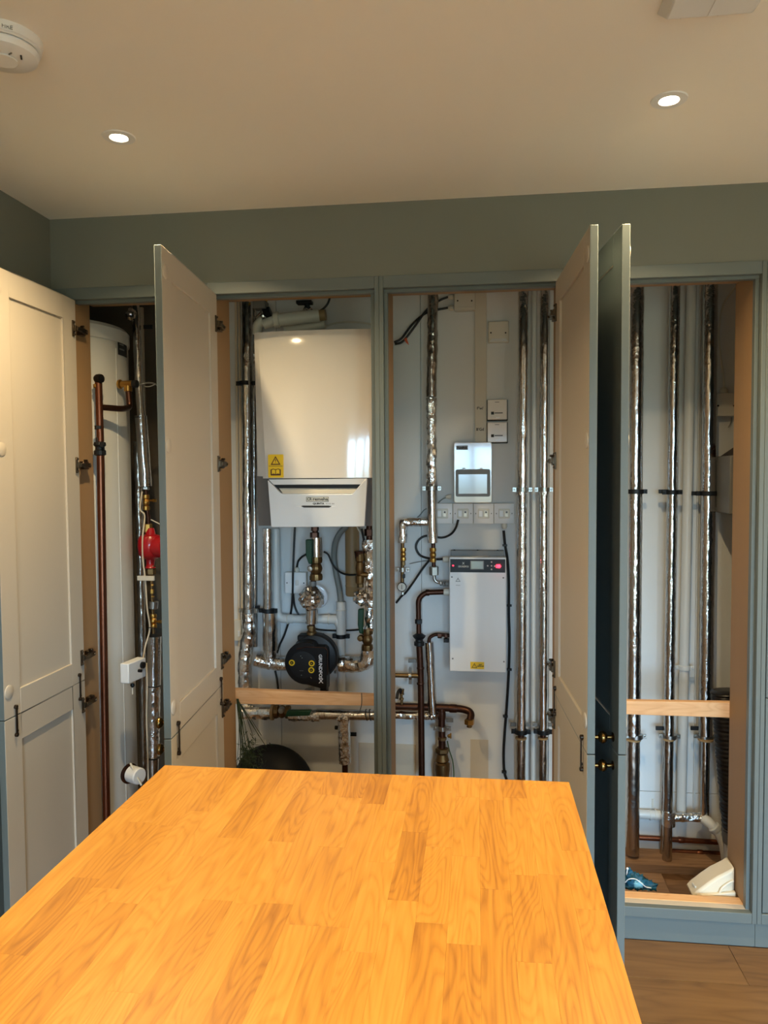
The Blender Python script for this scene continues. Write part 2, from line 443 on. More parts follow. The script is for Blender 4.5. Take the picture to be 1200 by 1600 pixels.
# oak boards laid along x, one object each
bw, bl = 0.19, 1.30
k = 0
y = 0.012
row = 0
while y > RY0+0.02:
    x = RX0 - (0.35 + 0.47*(row % 3)) ; y0 = max(y-bw, RY0)
    while x < RX1:
        a, b = max(x, RX0), min(x+bl, RX1)
        if b-a > 0.05:
            MB().box((a+0.0006, y0+0.0006, -0.004), (b-0.0006, y-0.0006, 0.0)).build('floor_board', 'oak_floor', floor, bevel=0.0008, loc=((a+b)/2, (y0+y)/2, 0.0), bseg=1)
        x += bl
    y -= bw; row += 1
# rear wall with a window and a glazed door
wr = MB()
wy0, wy1 = RY0-0.12, RY0
W1 = (-0.45, 0.75, 0.22, 1.90); D1 = (1.12, 1.98, 0.0, 2.05)
wr.box((RX0-0.1, wy0, -0.1), (W1[0], wy1, 2.4)); wr.box((W1[0], wy0, W1[3]), (W1[1], wy1, 2.4)); wr.box((W1[0], wy0, -0.1), (W1[1], wy1, W1[2]))
wr.box((W1[1], wy0, -0.1), (D1[0], wy1, 2.4)); wr.box((D1[0], wy0, D1[3]), (D1[1], wy1, 2.4)); wr.box((D1[1], wy0, -0.1), (RX1+0.1, wy1, 2.4))
struct(wr.build('wall_rear', 'pale_wall'))
def glazing(name, x0, x1, z0, z1, mull):
    m = MB(); t = 0.055; ya, yb = RY0-0.09, RY0-0.03
    m.box((x0, ya, z0), (x0+t, yb, z1)); m.box((x1-t, ya, z0), (x1, yb, z1))
    m.box((x0+t, ya, z0), (x1-t, yb, z0+t)); m.box((x0+t, ya, z1-t), (x1-t, yb, z1))
    for q in mull: m.box((q-t/2, ya, z0+t), (q+t/2, yb, z1-t))
    o = struct(m.build(name, 'white', bevel=0.002))
    xs = [x0]+list(mull)+[x1]
    for i in range(len(xs)-1):
        MB().box((xs[i]+t*0.6, ya+0.028, z0+t*0.7), (xs[i+1]-t*0.6, ya+0.032, z1-t*0.7)).build('pane', 'glass', o)
    return o
glazing('window_1', *W1, [-0.05, 0.35])
d = glazing('door_1', *D1, [])
# alcove behind the cupboards
slab('floor_alcove', (-2.0, 0.0501, -0.16), (1.55, 0.765, -0.078), 'old_board')
fa = bpy.data.objects['floor_alcove']
cuts = [0.10, 0.24, 0.38, 0.55, 0.75]
for i in range(4):
    for (a, b) in ((-1.9, -0.62), (-0.618, 0.30 if i % 2 else 0.52), (0.303 if i % 2 else 0.523, 1.549)):
        if i == 2 and b > 0.9: b = 0.72
        MB().box((a, cuts[i]+0.001, -0.078), (b, cuts[i+1]-0.001, -0.055)).build('floorboard', 'old_board', fa, bevel=0.001, loc=((a+b)/2, (cuts[i]+cuts[i+1])/2, -0.055), bseg=1)
wb = slab('wall_back', (-2.0, 0.765, -0.1), (1.55, 0.87, 2.4), 'white_wall')
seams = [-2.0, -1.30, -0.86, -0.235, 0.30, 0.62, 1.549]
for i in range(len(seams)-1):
    wm_ = 'shaded_wall' if i == 0 else 'white_wall'
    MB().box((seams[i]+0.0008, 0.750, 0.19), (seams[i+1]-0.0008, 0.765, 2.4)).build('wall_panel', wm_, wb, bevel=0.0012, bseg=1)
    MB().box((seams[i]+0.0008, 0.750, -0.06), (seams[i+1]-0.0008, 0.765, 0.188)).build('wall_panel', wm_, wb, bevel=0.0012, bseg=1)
# bare and patched strips low on the back wall
MB().box((-0.0281, 0.7500, 0.3836), tuple(a+b for a,b in zip((0.0482, 0.7500, 0.2132),(0,-.002,0)))).build('wall_strip', 'plaster', wb)
MB().box((-0.5156, 0.7500, 0.3516), tuple(a+b for a,b in zip((-0.2634, 0.7500, 0.2055),(0,-.002,0)))).build('wall_strip', 'plaster', wb)
slab('wall_alcove_left', (-2.1, 0.0, -0.16), (-2.0, 0.87, 2.4), 'white_wall')
slab('wall_alcove_right', (1.55, 0.10, -0.16), (1.65, 0.87, 2.4), 'white_wall')

# ------------------------------------------------------------------ fitted cupboards
ZT, ZB, ZS = 2.126, 0.116, 0.8105
def face_box(a, b): return MB().box(a, b)
def cupboard(x0, x1, label):
    return thing('fitted_cupboard', label, 'cupboard', (x0, 0, 0))
cupA = cupboard(-1.448, -0.315, 'left double fitted cupboard in sage paint around the white cylinder and the boiler')
cupB = cupboard(-0.315, 0.8825, 'right double fitted cupboard in sage paint around the socket row and the three tall pipes')
cupC = cupboard(0.8825, 1.52, 'closed sage cupboard cut off by the right edge of the photo')
FD = 0.024
def stile(c, x0, x1): MB().box((x0, 0, 0.082), (x1, FD, 2.165)).build('frame_stile', 'sage', c, bevel=0.0015)
def rail(c, x0, x1, z0, z1, nm='frame_rail'): MB().box((x0, 0.0005, z0), (x1, FD, z1)).build(nm, 'sage', c, bevel=0.0015)
stile(cupA, -1.448, -1.394); stile(cupA, -0.914, -0.894); stile(cupA, -0.330, -0.3152)
stile(cupB, -0.3148, -0.301); stile(cupB, 0.270, 0.300); stile(cupB, 0.868, 0.8823)
stile(cupC, 0.8827, 0.8965); stile(cupC, 1.47, 1.52)
for c, x0, x1 in ((cupA, -1.394, -0.914), (cupA, -0.894, -0.330), (cupB, -0.301, 0.270), (cupB, 0.300, 0.868), (cupC, 0.8965, 1.47)):
    rail(c, x0, x1, ZT, 2.165); rail(c, x0, x1, 0.082, ZB)
    MB().box((x0, FD, ZB-0.02), (x1, 0.05, ZB)).build('sill', 'greige', c, bevel=0.001)
    MB().box((x0, 0.05, ZB-0.04), (x1, 0.092, ZB+0.001)).build('sill_batten', 'pine', c, bevel=0.0015)
    MB().box((x0-0.01, FD, ZT-0.010), (x1+0.01, 0.046, ZT+0.03)).build('door_stop', 'sage', c, bevel=0.001)
    MB().box((x0-0.01, 0.046, 2.146), (x1+0.01, 0.20, 2.164)).build('top_panel', 'mdf', c, bevel=0.001)
for c, x0, x1 in ((cupA, -1.448, -0.315), (cupB, -0.315, 0.8825), (cupC, 0.8825, 1.52)):
    MB().box((x0+0.0003, 0.014, 0.0), (x1-0.0003, 0.032, 0.0815)).build('plinth', 'sage', c, bevel=0.001)
def panel(c, x0, x1, y0, y1): MB().box((x0, y0, ZB), (x1, y1, 2.1455)).build('side_panel', 'mdf', c, bevel=0.001)
def stopv(c, x0, x1): MB().box((x0, FD, ZB), (x1, 0.046, ZT-0.01)).build('door_stop', 'sage', c, bevel=0.001)
panel(cupA, -1.393, -1.375, 0.001, 0.12); panel(cupA, -0.938, -0.920, 0.047, 0.17)
stopv(cupA, -0.926, -0.914)
panel(cupA, -0.893, -0.875, 0.001, 0.17); stopv(cupA, -0.345, -0.330); panel(cupA, -0.336, -0.318, 0.047, 0.20)
stopv(cupB, -0.301, -0.289); panel(cupB, -0.309, -0.291, 0.047, 0.20)
panel(cupB, 0.262, 0.280, 0.025, 0.20); panel(cupB, 0.290, 0.308, 0.025, 0.20)
stopv(cupB, 0.856, 0.868); panel(cupB, 0.858, 0.876, 0.047, 0.21)
MB().box((0.900, 0.004, ZB+0.003), (1.467, 0.022, ZS-0.0015)).build('lower_door', 'sage', cupC, bevel=0.0015)
MB().box((0.900, 0.004, ZS+0.0015), (1.467, 0.022, ZT-0.003)).build('upper_door', 'sage', cupC, bevel=0.0015)

HINGE = {}
def hinge_mesh(sgn):
    if sgn in HINGE: return HINGE[sgn]
    m = MB()
    def b(x0, x1, y0, y1, z0, z1): m.box((x0, y0*sgn, z0), (x1, y1*sgn, z1))
    b(0.016, 0.026, 0.0, 0.005, -0.027, 0.027)
    b(0.012, 0.022, 0.004, 0.012, -0.010, 0.010)
    b(-0.012, 0.016, 0.008, 0.017, -0.0065, 0.0065)
    b(-0.055, -0.010, 0.004, 0.014, -0.008, 0.008)
    b(-0.058, -0.024, -0.012, 0.004, -0.014, 0.014)
    m.lathe([(0.004, 0), (0.004, 0.004), (0.002, 0.005)], (0.021, 0.005*sgn, 0.021), (0, sgn, 0), 8)
    m.lathe([(0.004, 0), (0.004, 0.004), (0.002, 0.005)], (0.021, 0.005*sgn, -0.021), (0, sgn, 0), 8)
    m.lathe([(0.004, 0), (0.004, 0.004), (0.002, 0.005)], (-0.045, 0.014*sgn, 0.0), (0, sgn, 0), 8)
    m.lathe([(0.004, 0), (0.004, 0.012), (0.002, 0.014)], (-0.036, -0.002*sgn, 0.017), (0, sgn, 0), 8)
    o = m.build('hinge', 'nickel', bevel=0.0008, bseg=1)
    HINGE[sgn] = o
    return o

def add_door(c, hx, hy, fx, fy, sgn, label_prefix=None):
    """hx,hy: hinge end of the inner face; fx,fy: its free end"""
    off = world_of(c)
    e = Vector((fx-hx, fy-hy, 0)); w = e.length; ang = math.atan2(e.y, e.x)
    T = 0.020
    for nm, z0, z1 in (('upper_door', ZS+0.0012, ZT-0.003), ('lower_door', ZB+0.003, ZS-0.0012)):
        st, rt, rb = 0.080, 0.076, 0.074
        if nm == 'upper_door': pz0, pz1 = z0+rb, z1-rt
        else: pz0, pz1 = z0+rb, z1-rt-0.003
        m = MB(); y0, y1 = (-T, 0.0) if sgn > 0 else (0.0, T)
        m.box((0, y0, z0), (st, y1, z1)); m.box((w-st, y0, z0), (w, y1, z1))
        m.box((st, y0, z0), (w-st, y1, pz0)); m.box((st, y0, pz1), (w-st, y1, z1))
        o = m.build(nm, 'sage', c, world=False, bevel=0.0014)
        o.location = Vector((hx, hy, 0))-off; o.rotation_euler = (0, 0, ang)
        me = o.data; me.materials.append(MT['greige'])
        for p in me.polygons:
            cx, cy, cz = p.center
            inner_face = p.normal.y*sgn > 0.5
            reveal = abs(p.normal.y) < 0.5 and 0.01 < cx < w-0.01 and z0+0.01 < cz < z1-0.01
            p.material_index = 1 if inner_face or reveal else 0
        # recessed centre panel
        ip = -0.007*sgn; op = -0.014*sgn
        pm = MB().box((st-0.004, min(ip, op), pz0-0.004), (w-st+0.004, max(ip, op), pz1+0.004))
        po = pm.build('door_panel', 'sage', o, world=False); po.data.materials.append(MT['greige'])
        for p in po.data.polygons:
            if p.normal.y*sgn > 0.5: p.material_index = 1
        # knob outside
        kz = 0.8405 if nm == 'upper_door' else 0.7665
        kn = MB().lathe([(0.011, 0), (0.012, 0.002), (0.005, 0.004), (0.005, 0.016), (0.012, 0.019), (0.016, 0.026), (0.0145, 0.033), (0.008, 0.037), (0.0, 0.038)],
                        (w-0.045, -T*sgn, kz), (0, -sgn, 0), 18)
        ko = kn.build('knob', 'brass_dark', o, world=False, angle=50)
        if nm == 'upper_door': hz, dz = (2.024, 1.560, 0.893), (0.890, 1.600, 2.060)
        else: hz, dz = (0.727, 0.20), (0.22,)
        h0 = hinge_mesh(sgn)
        for q in hz:
            if h0.parent is None: ho = h0
            else: ho = h0.copy(); C.objects.link(ho)
            ho.parent = o; ho.location = (0, 0, q)
        for q in dz:
            MB().lathe([(0.0, 0), (0.020, 0), (0.020, 0.002), (0.017, 0.0035), (0.0, 0.0037)], (w-0.024, 0, q), (0, sgn, 0), 24).build('bumper_disc', 'greige', o, world=False)
        if nm == 'upper_door':
            for q in (0.040, w-0.050):
                lm = MB(); lm.box((q-0.0038, 0.004*sgn, 0.758), (q+0.0038, 0.0075*sgn, 0.834))
                for zz in (0.838, 0.754):
                    lm.lathe([(0.0062, 0), (0.0062, 0.008), (0.003, 0.0095)], (q, 0.0, zz), (0, sgn, 0), 10)
                lm.lathe([(0.004, 0), (0.004, 0.004)], (q-0.008, 0.0, 0.83), (0, sgn, 0), 8)
                lm.lathe([(0.004, 0), (0.004, 0.004)], (q-0.008, 0.0, 0.764), (0, sgn, 0), 8)
                lm.build('link_plate', 'gunmetal', o, world=False, bevel=0.0006, bseg=1)
add_door(cupA, -1.362, -0.001, -1.362, -0.452, 1)
add_door(cupA, -0.861, -0.001, -0.817, -0.545, 1)
add_door(cupB, 0.248, -0.001, 0.275, -0.543, -1)
add_door(cupB, 0.322, -0.001, 0.372, -0.536, 1)

# ------------------------------------------------------------------ ceiling fittings
def downlight(x, y, label, group):
    t = thing('downlight', label, 'ceiling light', (x, y, 2.4), group)
    MB().lathe([(0.0205, 0.0), (0.024, -0.0035), (0.041, -0.0028), (0.0425, 0.0), (0.041, 0.0008), (0.0205, 0.0006)], (x, y, 2.4), (0, 0, 1), 32).build('bezel', 'white', t)
    MB().lathe([(0.0, -0.0035), (0.017, -0.0030), (0.0205, -0.0010), (0.0205, 0.0)], (x, y, 2.4), (0, 0, 1), 24).build('lamp_lens', 'lamp', t)
    d = bpy.data.lights.new('lamp', 'AREA'); d.shape = 'DISK'; d.size = 0.040; d.energy = LAMP_W; d.color = WARM; d.spread = math.radians(138)
    o = bpy.data.objects.new('lamp', d); C.objects.link(o); o.parent = t; o.location = (0, 0, -0.006)
downlight(-0.922, -0.555, 'lit round recessed downlight in the ceiling at the left, above the opened doors', None)
downlight(0.453, -0.561, 'lit round recessed downlight in the ceiling at the right, near the square vent', None)
for yy in (-2.05, -3.55):
    for xx in (-0.922, 0.453, 1.75):
        downlight(xx, yy, 'lit recessed downlight behind the camera, %s row, %s of three' % ({-2.05: 'nearer', -3.55: 'farther'}[yy], {-0.922: 'left', 0.453: 'middle', 1.75: 'right'}[xx]), 'downlights behind the camera')
downlight(1.75, -0.56, 'lit round recessed downlight in the ceiling beyond the right edge', None)

sm = thing('smoke_alarm', 'round white smoke alarm on the ceiling with a grooved rim', 'alarm', (-0.945, -1.0, 2.4))
c0 = (-0.945, -1.0, 2.4)
MB().lathe([(0.0, 0), (0.073, 0), (0.073, -0.004), (0.070, -0.017), (0.066, -0.018), (0.064, -0.020)], c0, (0, 0, 1), 40).build('base', 'white', sm)
MB().lathe([(0.060, -0.018), (0.060, -0.024)], c0, (0, 0, 1), 40).build('vent_ring', 'grey_mid', sm)
MB().lathe([(0.0, -0.022), (0.064, -0.022), (0.066, -0.026), (0.062, -0.036), (0.052, -0.041), (0.0, -0.043)], c0, (0, 0, 1), 40).build('cover', 'white', sm)
MB().lathe([(0.0, -0.042), (0.026, -0.042), (0.027, -0.0445), (0.025, -0.046), (0.0, -0.046)], (c0[0]+0.0, c0[1]-0.002, 2.4), (0, 0, 1), 28).build('test_button', 'white', sm)
MB().box((c0[0]+0.038, c0[1]-0.012, 2.3565), (c0[0]+0.041, c0[1]+0.002, 2.360), rot=Matrix.Rotation(0.5, 3, 'Z')).build('slot', 'ink', sm)
MB().box((c0[0]+0.022, c0[1]-0.022, 2.3560), (c0[0]+0.031, c0[1]-0.020, 2.359), rot=Matrix.Rotation(-0.4, 3, 'Z')).build('slot', 'grey_mid', sm)
tm = text_mesh('lettering', 'FIRE', 0.011, (c0[0]+0.044, c0[1]-0.056, 2.388), 'grey_ink', sm, rot=(PI/2, 0, 0.65))

ve = thing('ceiling_vent', 'square white extractor vent on the ceiling at the top right corner', 'vent', (0.44, -1.0, 2.4))
vm = MB()
vm.add([(0.345,-1.08,2.4),(0.53,-1.08,2.4),(0.53,-0.905,2.4),(0.345,-0.905,2.4),(0.36,-1.065,2.379),(0.516,-1.065,2.379),(0.516,-0.922,2.379),(0.36,-0.922,2.379)],
       [(0,3,2,1),(4,5,6,7),(0,1,5,4),(1,2,6,5),(2,3,7,6),(3,0,4,7)])
vm.build('cover', 'white', ve, bevel=0.003)
MB().box((0.434, -1.06, 2.3775), (0.437, -0.926, 2.3795)).build('rib', 'white', ve)
for sx in (0.388, 0.456): MB().ball((sx, -0.9155, 2.387), 0.0035, 8, 6).build('clip', 'white_gloss', ve)

# ------------------------------------------------------------------ island worktop
TX0, TX1, TY1, TY0, TZ = -0.652, 0.1795, -0.967, -2.02, 0.910
isl = thing('kitchen_island', 'kitchen island with an oiled oak block worktop in the foreground', 'island', ((TX0+TX1)/2, (TY0+TY1)/2, 0.0))
n = 19; sw = (TX1-TX0)/n
rnd = random.Random(11)
for i in range(n):
    x0 = TX0+i*sw; y = TY1; first = True
    while y > TY0+0.02:
        ln = rnd.uniform(0.16, 0.42) if not first else rnd.uniform(0.08, 0.36); first = False
        y0 = max(TY0, y-ln)
        if y0-TY0 < 0.07: y0 = TY0
        dz = rnd.uniform(-0.00012, 0.0)
        MB().box((x0+0.00002, y0+0.00002, TZ-0.038), (x0+sw-0.00002, y-0.00002, TZ+dz)).build('oak_stave', 'oak_top', isl, bevel=0.00015, loc=(x0+sw/2, (y+y0)/2, TZ), bseg=1)
        y = y0
ib = MB().box((TX0+0.03, TY0+0.25, 0.08), (TX1-0.03, TY1-0.04, TZ-0.0385)).build('island_base', 'sage', isl, bevel=0.002)
MB().box((TX0+0.07, TY0+0.29, 0.0), (TX1-0.07, TY1-0.08, 0.08)).build('island_plinth', 'sage', isl)
for sx in (TX0+0.029, TX1-0.029):
    for ya in (TY0+0.29, TY0+0.66):
        s = -1 if sx < -0.3 else 1
        MB().box((sx, ya, 0.16), (sx+0.012*s, ya+0.33, 0.84)).build('shaker_panel', 'sage', isl, bevel=0.002)

# ------------------------------------------------------------------ services: shared builders
SEED = [1]
def foil(parent, path, r, m='foil', nm='foil_sleeve', jit=0.0008, rad=0.03, seg=24, bands=()):
    SEED[0] += 1
    pts = bend(path, rad) if len(path) > 2 else path
    if m == 'foil_rough': o = MB().tube(pts, r, seg=18, jitter=jit, step=0.007, seed=SEED[0], hf=0.0016).build(nm, m, parent, angle=16)
    else: o = MB().tube(pts, r, seg=seg, jitter=jit, step=0.012, seed=SEED[0]).build(nm, m, parent, angle=60)
    return o
def band(parent, c, r, axis=(0, 0, 1), h=0.012, m='foil_rough', nm='foil_tape'):
    return MB().lathe([(r-0.001, -h), (r+0.0014, -h), (r+0.0018, 0), (r+0.0014, h), (r-0.001, h)], c, axis, 22).build(nm, m, parent)
def clip(parent, c, r, back=0.0, m='steel', side=0.018, nm='pipe_clip', ears=True, y_wall=0.75):
    """two-piece munsen ring with ears, on a rod to the wall"""
    x, y, z = c; q = MB()
    ring = [(r+0.001, -0.009), (r+0.0045, -0.009), (r+0.0045, 0.009), (r+0.001, 0.009)]
    q.lathe(ring, c, (0, 0, 1), 22)
    if ears:
        for s in (-1, 1):
            q.box((x+s*(r+0.002), y-0.005, z-0.009), (x+s*(r+side), y+0.005, z+0.009))
            q.lathe([(0.0045, 0), (0.0045, 0.004), (0.003, 0.006)], (x+s*(r+side*0.62), y-0.005, z), (0, -1, 0), 8)
    if y_wall-y > r+0.006: q.tube([(x, y+r, z), (x, y_wall, z)], 0.0045, 8)
    return q.build(nm, m, parent, bevel=0.0006, bseg=1)
def side_clip(parent, c, r, dx, m='charcoal', nm='wall_bracket'):
    x, y, z = c; q = MB()
    q.box((min(x, x+dx), y+0.012, z-0.008), (max(x, x+dx), y+0.020, z+0.008))
    q.lathe([(0.004, 0), (0.004, 0.003)], (x+dx*0.85, y+0.012, z), (0, -1, 0), 8)
    return q.build(nm, m, parent, bevel=0.0005, bseg=1)
def ball_valve(parent, c, r, h, lever=None, m='brass_old', axis=(0, 0, 1), nm='valve_body'):
    k = h/2
    o = MB().lathe([(r*0.72, -k), (r*0.95, -k), (r, -k*0.72), (r*0.95, -k*0.5), (r*0.7, -k*0.42), (r*0.9, -k*0.2), (r*0.98, 0), (r*0.9, k*0.2),
                  (r*0.7, k*0.42), (r*0.95, k*0.5), (r, k*0.72), (r*0.95, k), (r*0.72, k)], c, axis, 12).build(nm, m, parent, angle=25)
    return o
def nut(parent, c, r, h, m='brass_old', axis=(0, 0, 1), nm='hex_nut'):
    return MB().lathe([(r*0.85, -h/2), (r, -h/2+0.002), (r, h/2-0.002), (r*0.85, h/2)], c, axis, 6).build(nm, m, parent, angle=20)
def cable(name, label, cat, pts, r, m='rubber', group=None, smooth=True, k=8):
    P = curve_pts(pts, k) if smooth else bend(pts, 0.02)
    o = MB().tube(P, r, seg=8).build(name, m, None, loc=tuple(Vector(pts[0])))
    return tag(o, label, cat, group)
def pipe(parent, path, r, m='copper', nm='pipe', rad=0.03, seg=16):
    return MB().tube(bend(path, rad) if len(path) > 2 else path, r, seg=seg).build(nm, m, parent, angle=50)
def collar(parent, c, r, h=0.02, axis=(0, 0, 1), m='copper', nm='coupling'):
    return MB().lathe([(r-0.002, -h), (r, -h), (r+0.0008, -h*0.5), (r+0.0008, h*0.5), (r, h), (r-0.002, h)], c, axis, 18).build(nm, m, parent)
def lerp(a, b, t): return tuple(a[i]*(1-t)+b[i]*t for i in range(3))
def plus(a, b): return (a[0]+b[0], a[1]+b[1], a[2]+b[2])

def tall_pipe(label, top, mid_z, bot, r, low_r=None, low_m='foil_bronze', clips=(), group='tall foil pipes', brk=None, mm='foil', clip_m='steel', ears=True, bare=0.0):
    """foil-lagged riser: upper sleeve, clamps, lower sleeve"""
    t = thing('lagged_pipe', label, 'pipe', bot, group)
    tt = (top[0]-bot[0], top[1]-bot[1], top[2]-bot[2])
    def at(z): return lerp(bot, top, (z-bot[2])/(top[2]-bot[2]))
    if brk is None: foil(t, [bot, top], r, mm)
    else:
        foil(t, [at(brk+0.004), top], r, mm)
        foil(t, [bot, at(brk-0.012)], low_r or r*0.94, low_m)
        pipe(t, [at(brk-0.02), at(brk+0.01)], r*0.6, 'copper_dark', 'bare_pipe')
        MB().lathe([(r*0.8, -0.004), (r+0.002, -0.003), (r+0.002, 0.003), (r*0.8, 0.004)], at(brk-0.014), (0, 0, 1), 20).build('sleeve_edge', 'tan', t)
    for z in clips: clip(t, at(z), r, m=clip_m, ears=ears)
    return t, at

# ================================================================== BAY 4 (right opening)
tA, atA = tall_pipe('foil-lagged pipe nearest the dark door, leftmost of the three in the right opening', (0.6317, 0.6700, 2.2801), 0, (0.6335, 0.6700, -0.0425), 0.05734/2, clips=(1.4470,), brk=0.4495, clip_m='charcoal', group=None)
tB, atB = tall_pipe('foil-lagged pipe in the middle of the right opening, with a foil branch near its foot', (0.7758, 0.6600, 2.2721), 0, (0.7685, 0.6600, -0.0993), 0.04054/2, clips=(1.4440,), brk=0.4579, clip_m='charcoal', group=None)
side_clip(tB, (0.7699, 0.6600, 1.4466), .02, -0.045)
band(tB, (0.7738, 0.6600, 0.1195), 0.04918/2, h=0.03)
foil(tB, [(0.7738, 0.6600, 0.1221), (0.8661, 0.6600, 0.1267), (0.9182, 0.6600, 0.1293)], 0.03440/2, 'foil_rough', 'foil_branch', jit=0.002)
tC, atC = tall_pipe('rightmost foil pipe of the right opening, beside the black flexible duct', (0.9083, 0.6600, 2.2670), 0, (0.9134, 0.6600, 0.1106), 0.05591/2, clips=(1.4384,), brk=0.4625, low_m='foil', clip_m='charcoal', low_r=0.03404/2, group=None)
side_clip(tC, (0.9018, 0.6600, 1.4384), .02, -0.05)
for t_, px in ((tA, 993), (tB, 1046), (tC, 1101)):
    clip(t_, W(px,1150,.67), 0.024, m='steel')
    side_clip(t_, W(px-8,1140,.67), 0.02, -0.03)
t = thing('thin_lagged_pipe', 'thin dull foil pipe running down just behind the middle pipe of the right opening', 'pipe', (0.7635, 0.7150, -0.0609))
foil(t, [(0.7635, 0.7150, -0.0609), (0.7707, 0.7150, 0.4919)], 0.011, 'foil_bronze', jit=0.0006)
pipe(t, [(0.7707, 0.7150, 0.4919), (0.7775, 0.7150, 0.5722)], 0.0075, 'copper_dark')
for i, (a, b, lab) in enumerate((((0.8495, 0.7000, 2.2668), (0.8318, 0.7000, 0.1120), 'white plastic waste pipe standing behind the middle foil pipe of the right opening'),)):
    t = thing('white_pipe', lab, 'pipe', b)
    pipe(t, [b, a], 0.0195, 'pipe_white', 'pipe')
    clip(t, lerp(b, a, (0.7290-b[2])/(a[2]-b[2])), 0.0195, m='pipe_white', side=0.02)
t = thing('white_trunking', 'slim white trunking strip on the wall between two foil pipes of the right opening', 'trunking', (0.9046, 0.7450, 0.1303))
MB().box((0.8906, 0.7500, 0.1274), ((0.8977, 0.7500, 2.2775)[0], .738, (0.8977, 0.7500, 2.2775)[2])).build('channel', 'pipe_white', t, bevel=0.002)
t = thing('white_waste_pipe', 'white waste pipe lying low across the back wall behind the foil pipes', 'pipe', (0.6743, 0.7250, 0.1010))
pipe(t, [(0.6096, 0.7250, 0.1033), (0.7617, 0.7250, 0.0998)], 0.019, 'pipe_white')
for px in (1016, 1024): MB().lathe([(0.0195, -0.003), (0.022, -0.003), (0.022, 0.003), (0.0195, 0.003)], W(px,1273,.725), (1, 0, 0), 18).build('pipe_bracket', 'pipe_white', t)
MB().box(plus((0.7260, 0.7500, 0.1195), (0, 0, 0)), plus((0.7334, 0.7500, 0.1582), (0, -0.004, 0))).build('fixing_tab', 'offwhite', t)
for i, (ya, yb, r_, m_, lab) in enumerate(((1308, 1317, 0.0105, 'copper', 'copper pipe low along the back wall, upper one of two'), (1330, 1335, 0.0105, 'copper', 'copper pipe low along the back wall, lower one of two'), (1341, 1345, 0.0045, 'green_pipe', 'thin green cable run along the foot of the back wall'))):
    a = W(990 if i == 0 else 1048, ya, .735); b = W(1140, yb, .735)
    if i == 2: tag(MB().tube([a, b], r_, 8).build('green_cable', m_, None, loc=a), lab, 'cable')
    else:
        t = thing('copper_pipe', lab, 'pipe', a); pipe(t, [a, b], r_, m_)
        collar(t, lerp(a, b, 0.5), r_+0.0012, 0.012, (1, 0, 0))
# junction box and its cable
t = thing('junction_box', 'square white junction box in the upper right corner of the right opening', 'junction box', (0.9874, 0.7400, 1.7873))
a = (0.9563, 0.7500, 1.7475); b = (1.0391, 0.7500, 1.8361)
MB().box((a[0], .712, a[2]), (b[0]+0.01, .75, b[2])).build('box_body', 'offwhite', t, bevel=0.002)
MB().box((a[0]-0.001, .707, a[2]-0.001), (b[0]+0.011, .7125, b[2]+0.001)).build('box_lid', 'offwhite', t, bevel=0.0015)
for px in (1122, 1147): MB().lathe([(0.004, 0), (0.004, 0.002)], (W(px,634,.707)[0], .707, W(px,634,.707)[2]), (0, -1, 0), 8).build('screw', 'ink', t)
g = (0.9859, 0.7300, 1.8504)
MB().lathe([(0.014, -0.016), (0.016, -0.012), (0.016, 0.002), (0.012, 0.008), (0.007, 0.012)], g, (0, 0, 1), 12).build('cable_gland', 'offwhite', t)
cable('white_cable', 'white cable looping up from the junction box gland in the right opening', 'cable', [plus(g, (0, 0, 0.012)), (0.9825, 0.7300, 1.9143), (0.9691, 0.7300, 2.0038), (0.9632, 0.7300, 2.0802), (0.9765, 0.7300, 2.1811), (1.0075, 0.7300, 2.2356), (1.0266, 0.7300, 2.2601)], 0.0038, 'offwhite')
tag(MB().tube(curve_pts([(1.0184, 0.7350, 1.7428), (1.0162, 0.7350, 1.7223), (1.0066, 0.7350, 1.7019)], 6), 0.0016, 6).build('loose_wire', 'grey_mid', None, loc=(1.0184, 0.7350, 1.7428)), 'short thin grey wire hanging under the junction box', 'wire')
t = thing('wall_controller', 'tall grey controller case half hidden by the right side panel', 'control box', (0.9713, 0.5500, 1.3698))
q = (0.9409, 0.5200, 1.3640); q2 = (0.9448, 0.5200, 1.5835)
MB().box((q[0], .50, q[2]), (q[0]+0.075, .66, q2[2])).build('case', 'grey_mid', t, bevel=0.004)
MB().box((q[0]+0.004, .66, q[2]+0.02), (q[0]+0.13, .75, q2[2]-0.02)).build('back_box', 'grey_mid', t)
MB().prism([(q[0]+0.012, q2[2]), (q[0]+0.075, q2[2]), (q[0]+0.075, q2[2]+0.045)], 'y', .51, .66).build('hood', 'copper_dark', t)
# duct, soil pipe, jug, cloth
t = thing('flexible_duct', 'black ribbed flexible duct slanting down behind the pine batten at the right', 'duct', (0.9816, 0.5000, 0.1485))
q = MB(); a = Vector((0.9346, 0.5000, 0.6916)); b = Vector((0.9791, 0.5000, 0.1583)); R_ = 0.052
path = []; rs = []
N_ = 96
for i in range(N_+1):
    path.append(a.lerp(b, i/N_)); rs.append(R_*(1.0-0.12*i/N_)+0.003*math.sin(i*2.1)+0.0012*noise.noise(Vector((i*0.7, 0, 0))))
q.tube(path, rs, 22, jitter=0.0022, seed=4)
q.build('duct_hose', 'duct', t, angle=70)
MB().tube([b+Vector((0, 0, 0.01)), b+Vector((0.004, 0, -0.05))], [0.046, 0.047], 22).build('duct_cuff', 'grey_mid', t)
MB().tube([b+Vector((0.004, 0, -0.05)), b+Vector((0.004, 0, -0.20))], 0.043, 20).build('duct_tail', 'pipe_white', t)
t = thing('waste_elbow', 'white waste pipe bending down beside the foot of the right foil pipe', 'pipe', (0.9237, 0.6200, 0.1271))
